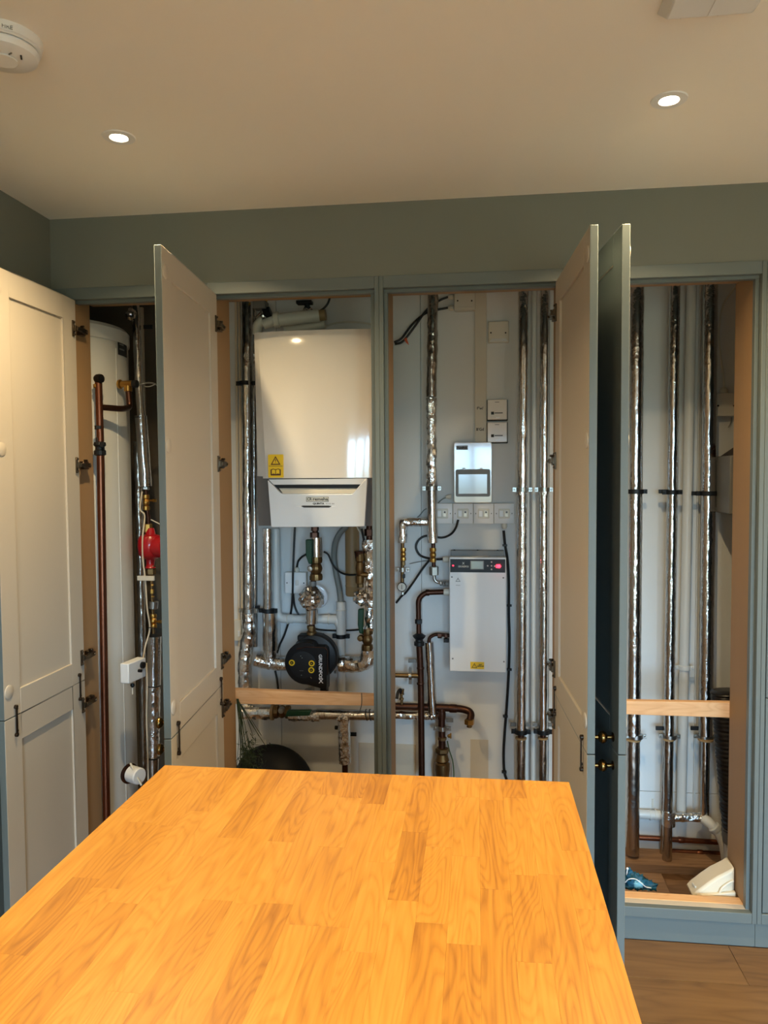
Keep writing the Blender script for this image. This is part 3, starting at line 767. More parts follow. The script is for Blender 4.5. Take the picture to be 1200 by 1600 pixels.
pipe(t, [(0.9045, 0.6900, 0.1148), (0.9188, 0.6200, 0.1294), (0.9669, 0.6000, 0.0739), (0.9827, 0.6000, -0.0159), (0.9863, 0.6000, -0.1066)], 0.0205, 'pipe_white', rad=0.05)
MB().lathe([(0.0215, -0.010), (0.024, -0.008), (0.024, 0.008), (0.0215, 0.010)], (0.9380, 0.6100, 0.1091), ((0.9669, 0.6000, 0.0739)[0]-(0.9188, 0.6200, 0.1294)[0], 0, (0.9669, 0.6000, 0.0739)[2]-(0.9188, 0.6200, 0.1294)[2]), 18).build('socket_ring', 'pipe_white', t)
t = thing('plastic_funnel', 'cream plastic chute lying inside the bottom right corner of the right opening', 'container', (0.8094, 0.1600, 0.0844))
def jp(a): return (min(a[0], .853), a[2])
MB().prism([jp(v) for v in ((0.7156, 0.1300, 0.0933), (0.7319, 0.1300, 0.1120), (0.7667, 0.1300, 0.1429), (0.7972, 0.1300, 0.1668), (0.8339, 0.1300, 0.1887), (0.8582, 0.1300, 0.2033), (0.8596, 0.1300, 0.1001))], 'y', .118, .20).build('shell', 'jug', t, bevel=0.008)
MB().prism([jp(v) for v in ((0.7219, 0.1300, 0.0826), (0.8598, 0.1300, 0.0913), (0.8593, 0.1300, 0.1265), (0.7423, 0.1300, 0.1082))], 'y', .105, .119).build('front_lip', 'jug', t, bevel=0.003)
MB().tube(curve_pts([(0.8027, 0.1120, 0.1155), (0.8106, 0.1120, 0.1335), (0.8314, 0.1140, 0.1512), (0.8482, 0.1160, 0.1599)], 6), 0.004, 8).build('rim', 'jug', t)
MB().tube([(0.7297, 0.1600, 0.1197), (0.7346, 0.1400, 0.1177)], 0.003, 6).build('spout_tip', 'offwhite', t)
# cloth bag
t = thing('crumpled_bag', 'crumpled teal bag with a white drawstring on the boards beside the dark door', 'bag', (0.5525, 0.1600, 0.0818))
cm = MB(); cb_ = Vector((0.5500, 0.1700, 0.1101))
cm.ball(cb_+Vector((-.012, 0, 0)), 0.040, 26, 18, (1.0, 0.8, 0.62), jitter=0.016)
cm.ball(cb_+Vector((.032, -.002, -.010)), 0.025, 20, 14, (1.2, 0.9, 0.6), jitter=0.012)
cm.ball(cb_+Vector((-.026, .01, .016)), 0.020, 20, 14, (0.8, 0.8, 1.1), jitter=0.010)
cm.build('bag_body', 'blue_cloth', t, angle=80)
MB().ball(cb_+Vector((-.004, -.026, .002)), 0.016, 16, 10, (1.1, 0.5, 0.9), jitter=0.006).build('pale_fold', 'blue_pale', t, angle=80)
MB().tube(curve_pts([tuple(cb_+Vector(v)) for v in ((-.045, -.02, .004), (-.034, -.03, .022), (-.012, -.032, .024), (.006, -.034, .012), (.022, -.030, -.002), (.040, -.028, -.006))], 6), 0.0018, 6).build('drawstring', 'white', t)
MB().tube([cb_+Vector((-.036, 0, .02)), cb_+Vector((-.034, 0, .042))], 0.0022, 6).build('drawstring_end', 'white', t)
MB().ball(cb_+Vector((-.034, 0, .043)), 0.0045, 8, 6).build('toggle', 'white', t)
# pine battens
def batten(la, lb, ua, ub, y0, label):
    xa, xb = la[0], lb[0]; z0a, z0b, z1a, z1b = la[2], lb[2], ua[2], ub[2]
    q = MB(); y1 = y0+0.025
    q.add([(xa, y0, z0a), (xb, y0, z0b), (xb, y1, z0b), (xa, y1, z0a), (xa, y0, z1a), (xb, y0, z1b), (xb, y1, z1b), (xa, y1, z1a)],
          [(0,3,2,1),(4,5,6,7),(0,1,5,4),(1,2,6,5),(2,3,7,6),(3,0,4,7)])
    return tag(q.build('pine_batten', 'pine', None, bevel=0.0015, loc=((xa+xb)/2, y0, (z0a+z0b)/2)), label, 'batten')
batten((0.3144, 0.2120, 0.6810), (0.8844, 0.2120, 0.6797), (0.3142, 0.2120, 0.7254), (0.8836, 0.2120, 0.7329), .212, 'pine batten across the three foil pipes of the right opening')
batten((-0.8868, 0.1750, 0.6857), (-0.3570, 0.1750, 0.6949), (-0.8859, 0.1750, 0.7403), (-0.3568, 0.1750, 0.7343), .175, 'pine batten across the middle opening under the black pump')
tag(MB().tube(curve_pts([(-0.4094, 0.1720, 0.7406), (-0.4098, 0.1720, 0.7011), (-0.4182, 0.1800, 0.6705)], 5), 0.0013, 6).build('hanging_wire', 'ink', None, loc=(-0.4094, 0.1720, 0.7406)), 'thin black wire hooked over the right end of the middle pine batten', 'wire')

# ================================================================== BAY 3 (treatment unit, sockets)
Y0_ = .70
tD = thing('lagged_pipe', 'narrow foil pipe left of the socket row with a brass valve at its foot', 'pipe', (-0.1782, 0.6900, 1.2303))
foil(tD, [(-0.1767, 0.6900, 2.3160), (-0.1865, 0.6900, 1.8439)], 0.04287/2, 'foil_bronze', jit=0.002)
foil(tD, [(-0.1865, 0.6900, 1.8386), (-0.1867, 0.6900, 1.4610)], 0.04287/2, 'foil_rough', jit=0.003)
foil(tD, [(-0.1867, 0.6900, 1.4610), (-0.1836, 0.6900, 1.2356)], 0.04418/2, 'foil', jit=0.0004)
clip(tD, (-0.1867, 0.6900, 1.4636), 0.04287/2, m='steel')
foil(tD, [(-0.1999, 0.7000, 1.3237), (-0.3108, 0.7000, 1.3210), (-0.3113, 0.7000, 1.2342)], 0.03781/2, 'foil_rough', 'foil_branch', jit=0.0015, rad=0.012)
pipe(tD, [(-0.1809, 0.6900, 1.2383), (-0.1787, 0.6900, 1.1143)], 0.0085, 'copper_dark', 'bare_pipe')
ball_valve(tD, (-0.1824, 0.6900, 1.1844), 0.02410/2+.002, 0.05890, m='brass')
nut(tD, (-0.1787, 0.6900, 1.1170), 0.04014/2, 0.03747, 'steel', nm='union_nut')
pipe(tD, [(-0.1787, 0.6900, 1.1008), (-0.1761, 0.6900, 1.0738), (-0.1520, 0.6900, 1.0659), (-0.1271, 0.6700, 1.0664)], 0.007, 'steel', 'elbow_pipe', rad=0.012)
nut(tD, (-0.1491, 0.6850, 1.0653), 0.010, 0.010, 'steel', (1, 0, 0))
t = thing('pressure_gauge', 'small round pressure gauge under a brass valve at the left of the socket opening', 'gauge', (-0.3141, 0.6900, 1.0452))
pipe(t, [(-0.3113, 0.7000, 1.2342), (-0.3137, 0.7000, 1.0437)], 0.0075, 'brass_old', 'stem_pipe')
ball_valve(t, (-0.3088, 0.7000, 1.1854), 0.02441/2, 0.05424, m='brass')
nut(t, (-0.3090, 0.7000, 1.1473), 0.0095, 0.02, 'brass_old'); nut(t, (-0.3093, 0.7000, 1.0929), 0.0085, 0.018, 'charcoal')
clip(t, (-0.3119, 0.7000, 1.1201), 0.010, m='steel', side=0.020)
gx = (-0.3136, 0.6850, 1.0487)
MB().lathe([(0.0, 0), (0.019, 0), (0.0195, 0.004), (0.0195, 0.014), (0.0175, 0.016), (0.0165, 0.014)], plus(gx, (0, .01, 0)), (0, -1, 0), 28).build('gauge_case', 'charcoal', t)
MB().lathe([(0.0, 0.0142), (0.0168, 0.0142), (0.0168, 0.0146), (0.0, 0.0146)], plus(gx, (0, .01, 0)), (0, -1, 0), 28).build('dial', 'pale_label', t)
MB().box(plus(gx, (-.001, -.0055, -.010)), plus(gx, (.001, -.005, .010))).build('needle', 'ink', t)
nut(t, (-0.3115, 0.6900, 1.0207), 0.006, 0.014, 'steel')

# cables
cable('black_cable', 'upper black cable entering the top junction box gland', 'cable', [(-0.3387, 0.7000, 2.0660), (-0.3037, 0.7000, 2.0782), (-0.2552, 0.7000, 2.1375), (-0.2049, 0.7100, 2.2065), (-0.1555, 0.7350, 2.2473), (-0.1180, 0.7350, 2.2619)], 0.0048)
cable('black_cable', 'lower black cable entering the top junction box gland', 'cable', [(-0.3424, 0.7100, 2.0758), (-0.3100, 0.7100, 2.0934), (-0.2675, 0.7200, 2.1498), (-0.2147, 0.7350, 2.1963), (-0.1610, 0.7350, 2.2104), (-0.1182, 0.7350, 2.2169)], 0.0048)
t = thing('cable_tag', 'orange tag tied round the two black cables at upper left of the socket opening', 'tag', (-0.2920, 0.6900, 2.0840))
MB().prism([((-0.3000, 0.6900, 2.0843)[0], (-0.3000, 0.6900, 2.0843)[2]), ((-0.2893, 0.6900, 2.0919)[0], (-0.2893, 0.6900, 2.0919)[2]), ((-0.2788, 0.6900, 2.0599)[0], (-0.2788, 0.6900, 2.0599)[2]), ((-0.2921, 0.6900, 2.0708)[0], (-0.2921, 0.6900, 2.0708)[2])], 'y', .692, .695).build('tag_strip', 'orange', t)
t = thing('junction_box', 'white junction box with two side glands at the top of the socket opening', 'junction box', (-0.0464, 0.7400, 2.2367))
a = (-0.0893, 0.7500, 2.2006); b = (-0.0065, 0.7500, 2.2984)
MB().box((a[0], .715, a[2]), (b[0], .75, b[2])).build('box_body', 'offwhite', t, bevel=0.002)
MB().box((a[0]-.001, .709, a[2]-.001), (b[0]+.001, .7155, b[2])).build('box_lid', 'offwhite', t, bevel=0.002)
MB().box((a[0]+.005, .7075, a[2]+.002), (b[0]-.005, .7095, a[2]+.012)).build('lid_lip', 'offwhite', t, bevel=0.001)
for px in (715, 737): MB().lathe([(0.0035, 0), (0.0035, 0.002)], (W(px,470,.709)[0], .709, W(px,470,.709)[2]), (0, -1, 0), 8).build('screw', 'ink', t)
for py in (464, 481): MB().lathe([(0.005, -0.018), (0.009, -0.014), (0.011, -0.008), (0.011, 0.004)], W(707,py,.735), (1, 0, 0), 10).build('cable_gland', 'offwhite', t)
def plate(label, name, x0, y0, x1, y1, cat='blank plate', dep=.018):
    t = thing(name, label, cat, W((x0+x1)/2,(y0+y1)/2,.75))
    return t
a = (0.0490, 0.7500, 2.0663); b = (0.1335, 0.7500, 2.1537)
t = thing('blank_plate', 'blank white square plate on the wall below the top junction box', 'plate', (0.0913, 0.7500, 2.1101))
MB().box((a[0], .728, a[2]), (b[0], .75, b[2])).build('plate', 'offwhite', t, bevel=0.003)
MB().add([(a[0]+.004, .7275, a[2]+.004), (b[0]-.004, .7275, a[2]+.004), (b[0]-.014, .7275, a[2]+.016), (a[0]+.014, .7275, a[2]+.016),
          (a[0]+.004, .722, a[2]+.004), (b[0]-.004, .722, a[2]+.004), (b[0]-.014, .7265, a[2]+.016), (a[0]+.014, .7265, a[2]+.016)],
         [(0,3,2,1),(4,5,6,7),(0,1,5,4),(1,2,6,5),(2,3,7,6),(3,0,4,7)]).build('plate_lip', 'white', t)
for px in (767, 790): MB().lathe([(0.0035, 0), (0.0035, 0.0015)], (W(px,520,.728)[0], .728, W(px,520,.728)[2]), (0, -1, 0), 8).build('screw', 'ink', t)
t = thing('trunking', 'flat white trunking running down the wall to the fuse box, with two scribbled marks', 'trunking', (0.0167, 0.7500, 1.6531))
a = (-0.0073, 0.7500, 1.6534); b = (0.0438, 0.7500, 2.3228)
MB().box((a[0], .740, a[2]), (b[0]-.002, .75, b[2])).build('channel', 'trunk', t, bevel=0.0015)
text_mesh('lettering', "F'w/", 0.016, ((0.0142, 0.7390, 1.7970)[0], .7393, (0.0142, 0.7390, 1.7970)[2]), 'ink', t, bold=0.0004)
text_mesh('lettering', "B'Gd", 0.016, ((0.0141, 0.7390, 1.7089)[0], .7393, (0.0141, 0.7390, 1.7089)[2]), 'ink', t, bold=0.0004)
for (ya, yb, lab) in ((625, 657, 'small white square receiver, upper of the two above the fuse box'), (660, 692, 'small white square receiver, lower of the two, touching the fuse box')):
    a = W(761.5,yb,.75); b = W(792,ya,.75)
    t = thing('receiver', lab, 'receiver', W(777,(ya+yb)/2,.75))
    MB().box((a[0]-.002, .730, a[2]-.003), (b[0]+.003, .75, b[2])).build('back_plate', 'ink', t, bevel=0.002)
    MB().box((a[0], .722, a[2]+.001), (b[0], .740, b[2])).build('cover', 'white_gloss', t, bevel=0.003)
    cx = (a[0]+b[0])/2
    MB().box((a[0]+.015, .7212, a[2]+.022), (a[0]+.027, .722, a[2]+.034)).build('logo_square', 'ink', t)
    MB().box((a[0]+.029, .7213, a[2]+.026), (b[0]-.018, .722, a[2]+.031)).build('logo_bar', 'grey_ink', t)
    MB().box((cx-.010, .7212, b[2]-.012), (cx+.008, .722, b[2]-.0095)).build('top_mark', 'grey_ink', t)
    MB().box((cx-.006, .7205, a[2]+.006), (cx+.010, .722, a[2]+.012)).build('button', 'white', t, bevel=0.0008)
# fuse box
t = thing('fuse_box', 'white surface fuse box with a tinted hinged window over the socket row', 'fuse box', (-0.0157, 0.7500, 1.3995))
a = (-0.0952, 0.7000, 1.4015); b = (0.0638, 0.7000, 1.6543)
def rr(x0, z0, x1, z1, r, k=5):
    out = []
    for (cx, cz, s) in ((x1-r, z1-r, 0), (x0+r, z1-r, 1), (x0+r, z0+r, 2), (x1-r, z0+r, 3)):
        for j in range(k+1):
            an = PI/2*s+PI/2*j/k; out.append((cx+r*math.cos(an), cz+r*math.sin(an)))
    return out
MB().prism(rr(a[0]+.002, a[2]+.002, b[0]-.002, b[2]-.002, .010), 'y', .735, .75).build('back_tray', 'grey_mid', t)
MB().prism(rr(a[0], a[2], b[0], b[2], .010), 'y', .700, .736).build('cover', 'white_gloss', t, bevel=0.003)
w0 = (-0.0872, 0.7000, 1.4282); w1 = (0.0559, 0.7000, 1.5419)
MB().prism(rr(w0[0], w0[2], w1[0], w1[2], .008), 'y', .6965, .7005).build('window_frame', 'grey_mid', t, bevel=0.001)
w2 = (-0.0765, 0.7000, 1.4389); w3 = (0.0440, 0.7000, 1.5221)
MB().prism(rr(w2[0], w2[2], w3[0], w3[2], .002), 'y', .692, .697).build('window_cover', 'window_smoke', t, bevel=0.0015)
for px in (725, 752): MB().lathe([(0.003, -0.006), (0.003, 0.006)], (W(px,732,.699)[0], .699, W(px,732,.699)[2]), (1, 0, 0), 8).build('window_hinge', 'white', t)
MB().box(((-0.0872, 0.6990, 1.4095)[0], .6988, (-0.0872, 0.6990, 1.4095)[2]), ((0.0558, 0.6990, 1.4118)[0], .7002, (0.0558, 0.6990, 1.4118)[2])).build('moulded_line', 'white', t)
l0 = (-0.0840, 0.7000, 1.6229); l1 = (-0.0363, 0.7000, 1.6409)
MB().box((l0[0], .6992, l0[2]), (l1[0], .7, l1[2])).build('name_label', 'grey_mid', t)
text_mesh('lettering', 'FuseBox', 0.012, ((l0[0]+l1[0])/2, .6988, (l0[2]+l1[2])/2), 'ink', t, width=(l1[0]-l0[0])*0.86, bold=0.0005)
MB().lathe([(0.004, -0.018), (0.008, -0.012), (0.010, -0.006), (0.010, 0.006)], (-0.1120, 0.7250, 1.4277), (1, 0, 0), 10).build('cable_gland', 'offwhite', t)
cable('grey_cable', 'thin grey cable from the fuse box gland sloping down to the left wall', 'cable', [(-0.1255, 0.7250, 1.4250), (-0.1471, 0.7250, 1.4143), (-0.1747, 0.7350, 1.3896), (-0.2190, 0.7450, 1.3729), (-0.2409, 0.7450, 1.3484), (-0.2629, 0.7450, 1.3292)], 0.0022, 'grey_hose')
# four switched spurs
for i in range(4):
    x0p = 676.0+31.8*i
    lab = ('fused spur half hidden by the narrow foil pipe, leftmost of four',
           'fused spur with the looping black cable, second of the row of four',
           'fused spur under the right half of the fuse box, third of four',
           'fused spur above the long black cable, rightmost of the row of four')[i]
    a = W(x0p,817.5,.75); b = W(x0p+31.8,786,.75); x0, x1, z0, z1 = a[0], b[0], a[2], b[2]
    dz_ = 0.0015*i
    t = thing('fused_spur', lab, 'socket', ((x0+x1)/2, .75, (z0+z1)/2), 'row of four fused spurs')
    MB().box((x0+.0006, .718, z0), (x1-.0006, .75, z1)).build('back_box', 'offwhite', t, bevel=0.002)
    q = MB(); m_ = .016
    q.add([(x0+.0006, .718, z0), (x1-.0006, .718, z0), (x1-.0006, .718, z1), (x0+.0006, .718, z1),
           (x0+m_, .711, z0+m_), (x1-m_, .711, z0+m_), (x1-m_, .711, z1-m_), (x0+m_, .711, z1-m_)],
          [(0,3,2,1),(4,5,6,7),(0,1,5,4),(1,2,6,5),(2,3,7,6),(3,0,4,7)])
    q.build('face_plate', 'white', t, bevel=0.001)
    MB().prism(rr(x0+.019, z0+.022, x1-.019, z1-.022, .005), 'y', .7095, .7115).build('recess', 'offwhite', t, bevel=0.001)
    cx = (x0+x1)/2; cz = (z0+z1)/2
    MB().box((cx+.002, .706, cz-.014), (cx+.018, .710, cz+.014)).build('rocker', 'white_gloss', t, bevel=0.0015)
    MB().box((cx-.020, .707, cz-.013), (cx-.004, .710, cz+.013)).build('fuse_carrier', 'white', t, bevel=0.0015)
    MB().box((cx+.006, .7055, cz+.002), (cx+.014, .7062, cz+.010)).build('indicator', 'grey_ink', t)
    for sx in (x0+.011, x1-.011): MB().lathe([(0.0028, 0), (0.0028, 0.0022)], (sx, .715, cz), (0, -1, 0), 8).build('screw', 'grey_ink', t)
    if i == 3: MB().lathe([(0.012, 0.0), (0.012, -0.006), (0.013, -0.012), (0.010, -0.020), (0.006, -0.024)], (((0.1149, 0.7320, 1.3139))[0], .732, z0), (0, 0, 1), 12).build('cable_gland', 'offwhite', t)
cable('black_cable', 'black cable looping from the second fused spur round to the treatment unit gland', 'cable', [(-0.0767, 0.7000, 1.3318), (-0.0875, 0.7000, 1.2969), (-0.1096, 0.7200, 1.2685), (-0.1481, 0.7350, 1.2536), (-0.2079, 0.7350, 1.2616), (-0.2434, 0.7350, 1.2451), (-0.2572, 0.7350, 1.2122), (-0.2406, 0.7300, 1.1799), (-0.2073, 0.7200, 1.1676), (-0.1629, 0.7000, 1.1646), (-0.1329, 0.6900, 1.1686)], 0.0048)
cable('black_cable', 'black cable dropping from the brass valve to the lower left past the pressure gauge', 'cable', [(-0.1961, 0.7150, 1.1627), (-0.2289, 0.7150, 1.1216), (-0.2700, 0.7150, 1.0612), (-0.3007, 0.7200, 1.0190), (-0.3183, 0.7300, 1.0034), (-0.3444, 0.7400, 0.9710)], 0.0046)
cable('thin_wire', 'thin grey wire from the pressure gauge clamp to the treatment unit gland', 'wire', [(-0.2846, 0.7300, 1.1413), (-0.2298, 0.7300, 1.1526), (-0.1748, 0.7200, 1.1596), (-0.1360, 0.7000, 1.1621)], 0.0016, 'grey_mid')
cb2 = cable('black_cable', 'long black cable falling down the wall right of the white treatment unit', 'cable', [(0.1123, 0.7350, 1.2840), (0.1177, 0.7350, 1.2274), (0.1282, 0.7300, 1.1605), (0.1336, 0.7300, 1.0660), (0.1337, 0.7300, 0.9304), (0.1364, 0.7300, 0.8217), (0.1341, 0.7350, 0.6947), (0.1263, 0.7400, 0.5447), (0.1183, 0.7400, 0.4340), (0.1130, 0.7400, 0.3368), (0.1157, 0.7400, 0.2536), (0.1293, 0.7400, 0.2069)], 0.0056)
for px, py in ((788, 852), (795, 946), (795, 1046), (789, 1119), (787, 1206)):
    MB().box(plus(W(px-3,py,.735), (0, -.008, -.004)), plus(W(px+3,py,.735), (.004, .008, .004))).build('cable_tie', 'rubber', cb2, bevel=0.001)

# treatment unit
t = thing('treatment_unit', 'white wall-mounted water treatment unit with a black control strip and red light', 'control unit', (0.0023, 0.7500, 0.6765))
FY = .63
a = (-0.1120, 0.6300, 0.7076); b = (0.1190, 0.6300, 1.1820); x0, x1, z0, z1 = a[0], b[0], a[2], b[2]
MB().box((x0+.002, FY+.02, z0+.004), (x1-.002, .745, z1-.002)).build('back_case', 'white', t, bevel=0.002)
MB().box((x0, FY, z0), (x1, FY+.022, z1)).build('front_cover', 'white', t, bevel=0.0035)
MB().box((x0+.004, .70, z1-.004), (x1-.006, .748, z1+.020)).build('mounting_flange', 'grey_mid', t, bevel=0.001)
for u in (0.08, 0.5, 0.86): MB().lathe([(0.004, 0), (0.004, 0.005)], (x0+(x1-x0)*u, .712, z1+.018), (0, 0, 1), 8).build('screw', 'ink', t)
s0 = (-0.1082, 0.6300, 1.1198); s1 = (0.1151, 0.6300, 1.1741)
MB().box((s0[0], FY-.0012, s0[2]), (s1[0], FY, s1[2])).build('control_strip', 'charcoal', t)
zc = (s0[2]+s1[2])/2
def fx(px): return W(px,884,0.6285)[0]
def fz(py): return W(746,py,0.6285)[2]
MB().box((fx(736), FY-.0030, fz(889)), (fx(755), FY-.001, fz(877))).build('display', 'screen', t, bevel=0.0008)
MB().box((fx(734.8), FY-.0020, fz(890)), (fx(756.2), FY-.001, fz(876))).build('display_frame', 'grey_mid', t, bevel=0.0006)
for (px, py) in ((768, 878), (768, 884), (768, 889.5), (762, 884), (773, 884.5)):
    MB().lathe([(0.0, 0.0), (0.0035, 0.0), (0.0032, 0.0016), (0.0, 0.002)], (fx(px), FY-.001, fz(py)), (0, -1, 0), 10).build('button', 'pale_label', t)
MB().prism([(fx(775), fz(887)), (fx(781), fz(887.5)), (fx(783), fz(884.5)), (fx(781), fz(881.5)), (fx(775), fz(882))], 'y', FY-.002, FY-.0011).build('arrow_light', 'led_red', t)
MB().lathe([(0.0, 0.0), (0.0035, 0.0), (0.0032, 0.0016), (0.0, 0.002)], (fx(708), FY-.001, fz(884)), (0, -1, 0), 10).build('status_light', 'led_red', t)
text_mesh('lettering', 'GRUNDFOS', 0.010, (fx(724), FY-.0015, fz(885.5)), 'pale_label', t, width=fx(732)-fx(715.5), bold=0.0002)
text_mesh('lettering', 'X', 0.013, (fx(724), FY-.0015, fz(880.5)), 'pale_label', t, bold=0.0002)
ld = bpy.data.lights.new('red_glow', 'POINT'); ld.energy = 0.035; ld.color = (1.0, 0.03, 0.05); ld.shadow_soft_size = 0.004
lo = bpy.data.objects.new('red_glow', ld); C.objects.link(lo); lo.parent = t; lo.location = Vector((fx(780), FY-.008, fz(884)))-world_of(t)
for (px, py) in ((706, 902), (786.5, 902.5), (707, 1030), (787.5, 1033)):
    MB().lathe([(0.0035, 0), (0.0035, 0.0015)], (fx(px), FY, fz(py)), (0, -1, 0), 8).build('screw', 'grey_mid', t)
def warn_tri(par, cx, cz, s, y, m_in, m_line, ex=True):
    """warning triangle with an exclamation mark, facing -y"""
    h = s*0.87
    MB().prism([(cx-s/2, cz-h/2), (cx+s/2, cz-h/2), (cx, cz+h/2)], 'y', y-.0006, y).build('triangle_border', m_line, par)
    k = 0.66
    MB().prism([(cx-s/2*k, cz-h/2+h*0.12), (cx+s/2*k, cz-h/2+h*0.12), (cx, cz-h/2+h*0.12+h*k)], 'y', y-.0010, y-.0005).build('triangle_field', m_in, par)
    MB().prism([(cx-s*.035, cz-h*.12), (cx+s*.035, cz-h*.12), (cx+s*.045, cz+h*.14), (cx-s*.045, cz+h*.14)], 'y', y-.0014, y-.0009).box((cx-s*.035, y-.0014, cz-h*.27), (cx+s*.035, y-.0009, cz-h*.19)).build('exclamation_mark', m_line, par)
warn_tri(t, fx(715.5), fz(906), 0.020, FY, 'white', 'grey_ink')
text_mesh('lettering', 'WARNING', 0.006, (fx(715.5), FY-.0006, fz(915)), 'grey_ink', t, width=.017)
y0_ = (-0.0266, 0.6300, 0.7204); y1_ = (0.0297, 0.6300, 0.7498)
MB().box((y0_[0], FY-.0008, y0_[2]), (y1_[0], FY, y1_[2])).build('warning_label', 'yellow', t)
warn_tri(t, fx(741), (y0_[2]+y1_[2])/2, 0.023, FY-.0008, 'yellow', 'ink')
text_mesh('lettering', "DON'T\nSWITCH OFF", 0.0065, (fx(750.5), FY-.0012, (y0_[2]+y1_[2])/2), 'ink', t, width=.026, bold=0.0003)
g_ = (-0.1276, 0.6900, 1.1659)
MB().lathe([(0.006, -0.014), (0.011, -0.012), (0.0125, -0.004), (0.0125, 0.010), (0.010, 0.012)], g_, (1, 0, 0), 14).build('cable_gland', 'offwhite', t)
MB().lathe([(0.010, -0.012), (0.012, -0.010), (0.012, 0.014)], (-0.1301, 0.6800, 1.0649), (1, 0, 0), 14).build('inlet_socket', 'grey_mid', t)
MB().lathe([(0.012, -0.010), (0.0145, -0.008), (0.0145, 0.014)], (-0.1272, 0.6700, 1.0315), (1, 0, 0), 14).build('outlet_socket', 'offwhite', t)

# brown copper run G
t = thing('copper_riser', 'brown copper pipe dropping from the treatment unit with black couplings halfway', 'pipe', (-0.2324, 0.6700, 0.2364))
rG = 0.0135
pipe(t, [(-0.1378, 0.6700, 1.0313), (-0.2153, 0.6700, 1.0277), (-0.2436, 0.6700, 1.0004), (-0.2427, 0.6700, 0.9220)], 0.011, 'copper_dark', rad=0.02)
collar(t, (-0.2046, 0.6700, 1.0278), 0.0128, 0.008, (1, 0, 0), 'copper_dark')
nut(t, (-0.2427, 0.6700, 0.9058), 0.0155, 0.02, 'charcoal'); pipe(t, [(-0.2426, 0.6700, 0.9355), (-0.2418, 0.6700, 0.8272)], 0.0105, 'copper_dark')
MB().lathe([(0.013, 0.02), (0.022, 0.014), (0.028, 0.010), (0.024, 0.002), (0.016, -0.006), (0.016, -0.014), (0.022, -0.016), (0.022, -0.030), (0.015, -0.034)], (-0.2404, 0.6700, 0.8354), (0, 0, 1), 14).build('black_coupling', 'charcoal', t, angle=25)
pipe(t, [(-0.2405, 0.6700, 0.8191), (-0.2344, 0.6700, 0.6642), (-0.2324, 0.6700, 0.2364)], rG, 'copper_dark', rad=0.2)
for py in (1044, 1068): collar(t, W(657,py,.67), rG+.0018, 0.004, m='copper_dark')
pipe(t, [(-0.2357, 0.6700, 0.6751), (-0.3496, 0.6700, 0.6749)], 0.0095, 'brass_old', 'side_branch')
q = (-0.2790, 0.6700, 0.6739)
MB().lathe([(0.011, -0.006), (0.016, -0.006), (0.016, 0.006), (0.011, 0.006)], q, (1, 0, 0), 16).box(plus(q, (-.006, -.006, .012)), plus(q, (.006, .006, .036))).box(plus(q, (-.006, -.006, -.034)), plus(q, (.006, .006, -.012))).build('pipe_clip', 'steel', t, bevel=.001)
side_clip(t, (-0.2544, 0.6700, 0.7345), .02, -0.034, 'grey_mid')
# foil pipe H + I
t = thing('lagged_pipe', 'short bright foil pipe standing left of the treatment unit between the copper riser and wall', 'pipe', (-0.1870, 0.7000, 0.4922))
foil(t, [(-0.2020, 0.7000, 0.8132), (-0.1870, 0.7000, 0.5032)], 0.020, 'foil', jit=0.0008)
MB().ball((-0.1884, 0.7000, 0.5004), 0.024, 18, 12, (1, 1, .8), jitter=0.006).build('foil_wrap', 'foil_rough', t, angle=16)
foil(t, [(-0.1925, 0.7000, 0.4947), (-0.3513, 0.7000, 0.4937)], 0.0165, 'foil_rough', 'foil_branch', jit=0.0015)
pipe(t, [(-0.2021, 0.7000, 0.8105), (-0.1993, 0.7000, 0.8324), (-0.1748, 0.7000, 0.8466), (-0.1124, 0.6900, 0.8444)], 0.0075, 'copper_dark', 'elbow_pipe', rad=0.014)
nut(t, (-0.1557, 0.6950, 0.8425), 0.012, 0.018, 'copper_dark', (1, 0, 0)); nut(t, (-0.1286, 0.6900, 0.8414), 0.011, 0.012, 'copper_dark', (1, 0, 0))
MB().box(plus((-0.1282, 0.6800, 0.8219), (-.010, -.008, -.004)), plus((-0.1282, 0.6800, 0.8273), (.012, .008, .006))).build('isolator_tap', 'charcoal', t, bevel=.001)
# horizontal copper with capped elbow J + brass stack
t = thing('copper_manifold', 'bronze copper pipe with a downturned brass-capped elbow and a big brass coupling stack', 'pipe', (-0.1494, 0.6900, 0.2429))
pipe(t, [(-0.3571, 0.7050, 0.5309), (-0.1220, 0.7050, 0.5313), (-0.0571, 0.7050, 0.5278), (-0.0220, 0.6900, 0.5199), (-0.0298, 0.6600, 0.4885)], 0.0155, 'copper_dark', rad=0.045)
collar(t, (-0.1003, 0.7030, 0.5298), 0.0172, 0.016, (1, 0, 0), 'copper_dark')
nut(t, (-0.0311, 0.6550, 0.4901), 0.021, 0.022, 'brass', nm='end_cap'); nut(t, (-0.0311, 0.6500, 0.4728), 0.012, 0.008, 'brass_old')
pipe(t, [(-0.1489, 0.7000, 0.5292), (-0.1467, 0.6900, 0.2320)], 0.0150, 'copper_dark', 'drop_pipe')
collar(t, (-0.1490, 0.7000, 0.4989), 0.0172, 0.016, m='copper_dark')
clip(t, (-0.1462, 0.6950, 0.4456), 0.0152, m='steel', side=.022); side_clip(t, (-0.1301, 0.7000, 0.4747), .02, 0.03, 'grey_mid')
nut(t, (-0.1461, 0.6900, 0.4032), 0.019, 0.014, 'brass_old'); nut(t, (-0.1463, 0.6900, 0.3536), 0.029, 0.020, 'brass_old')
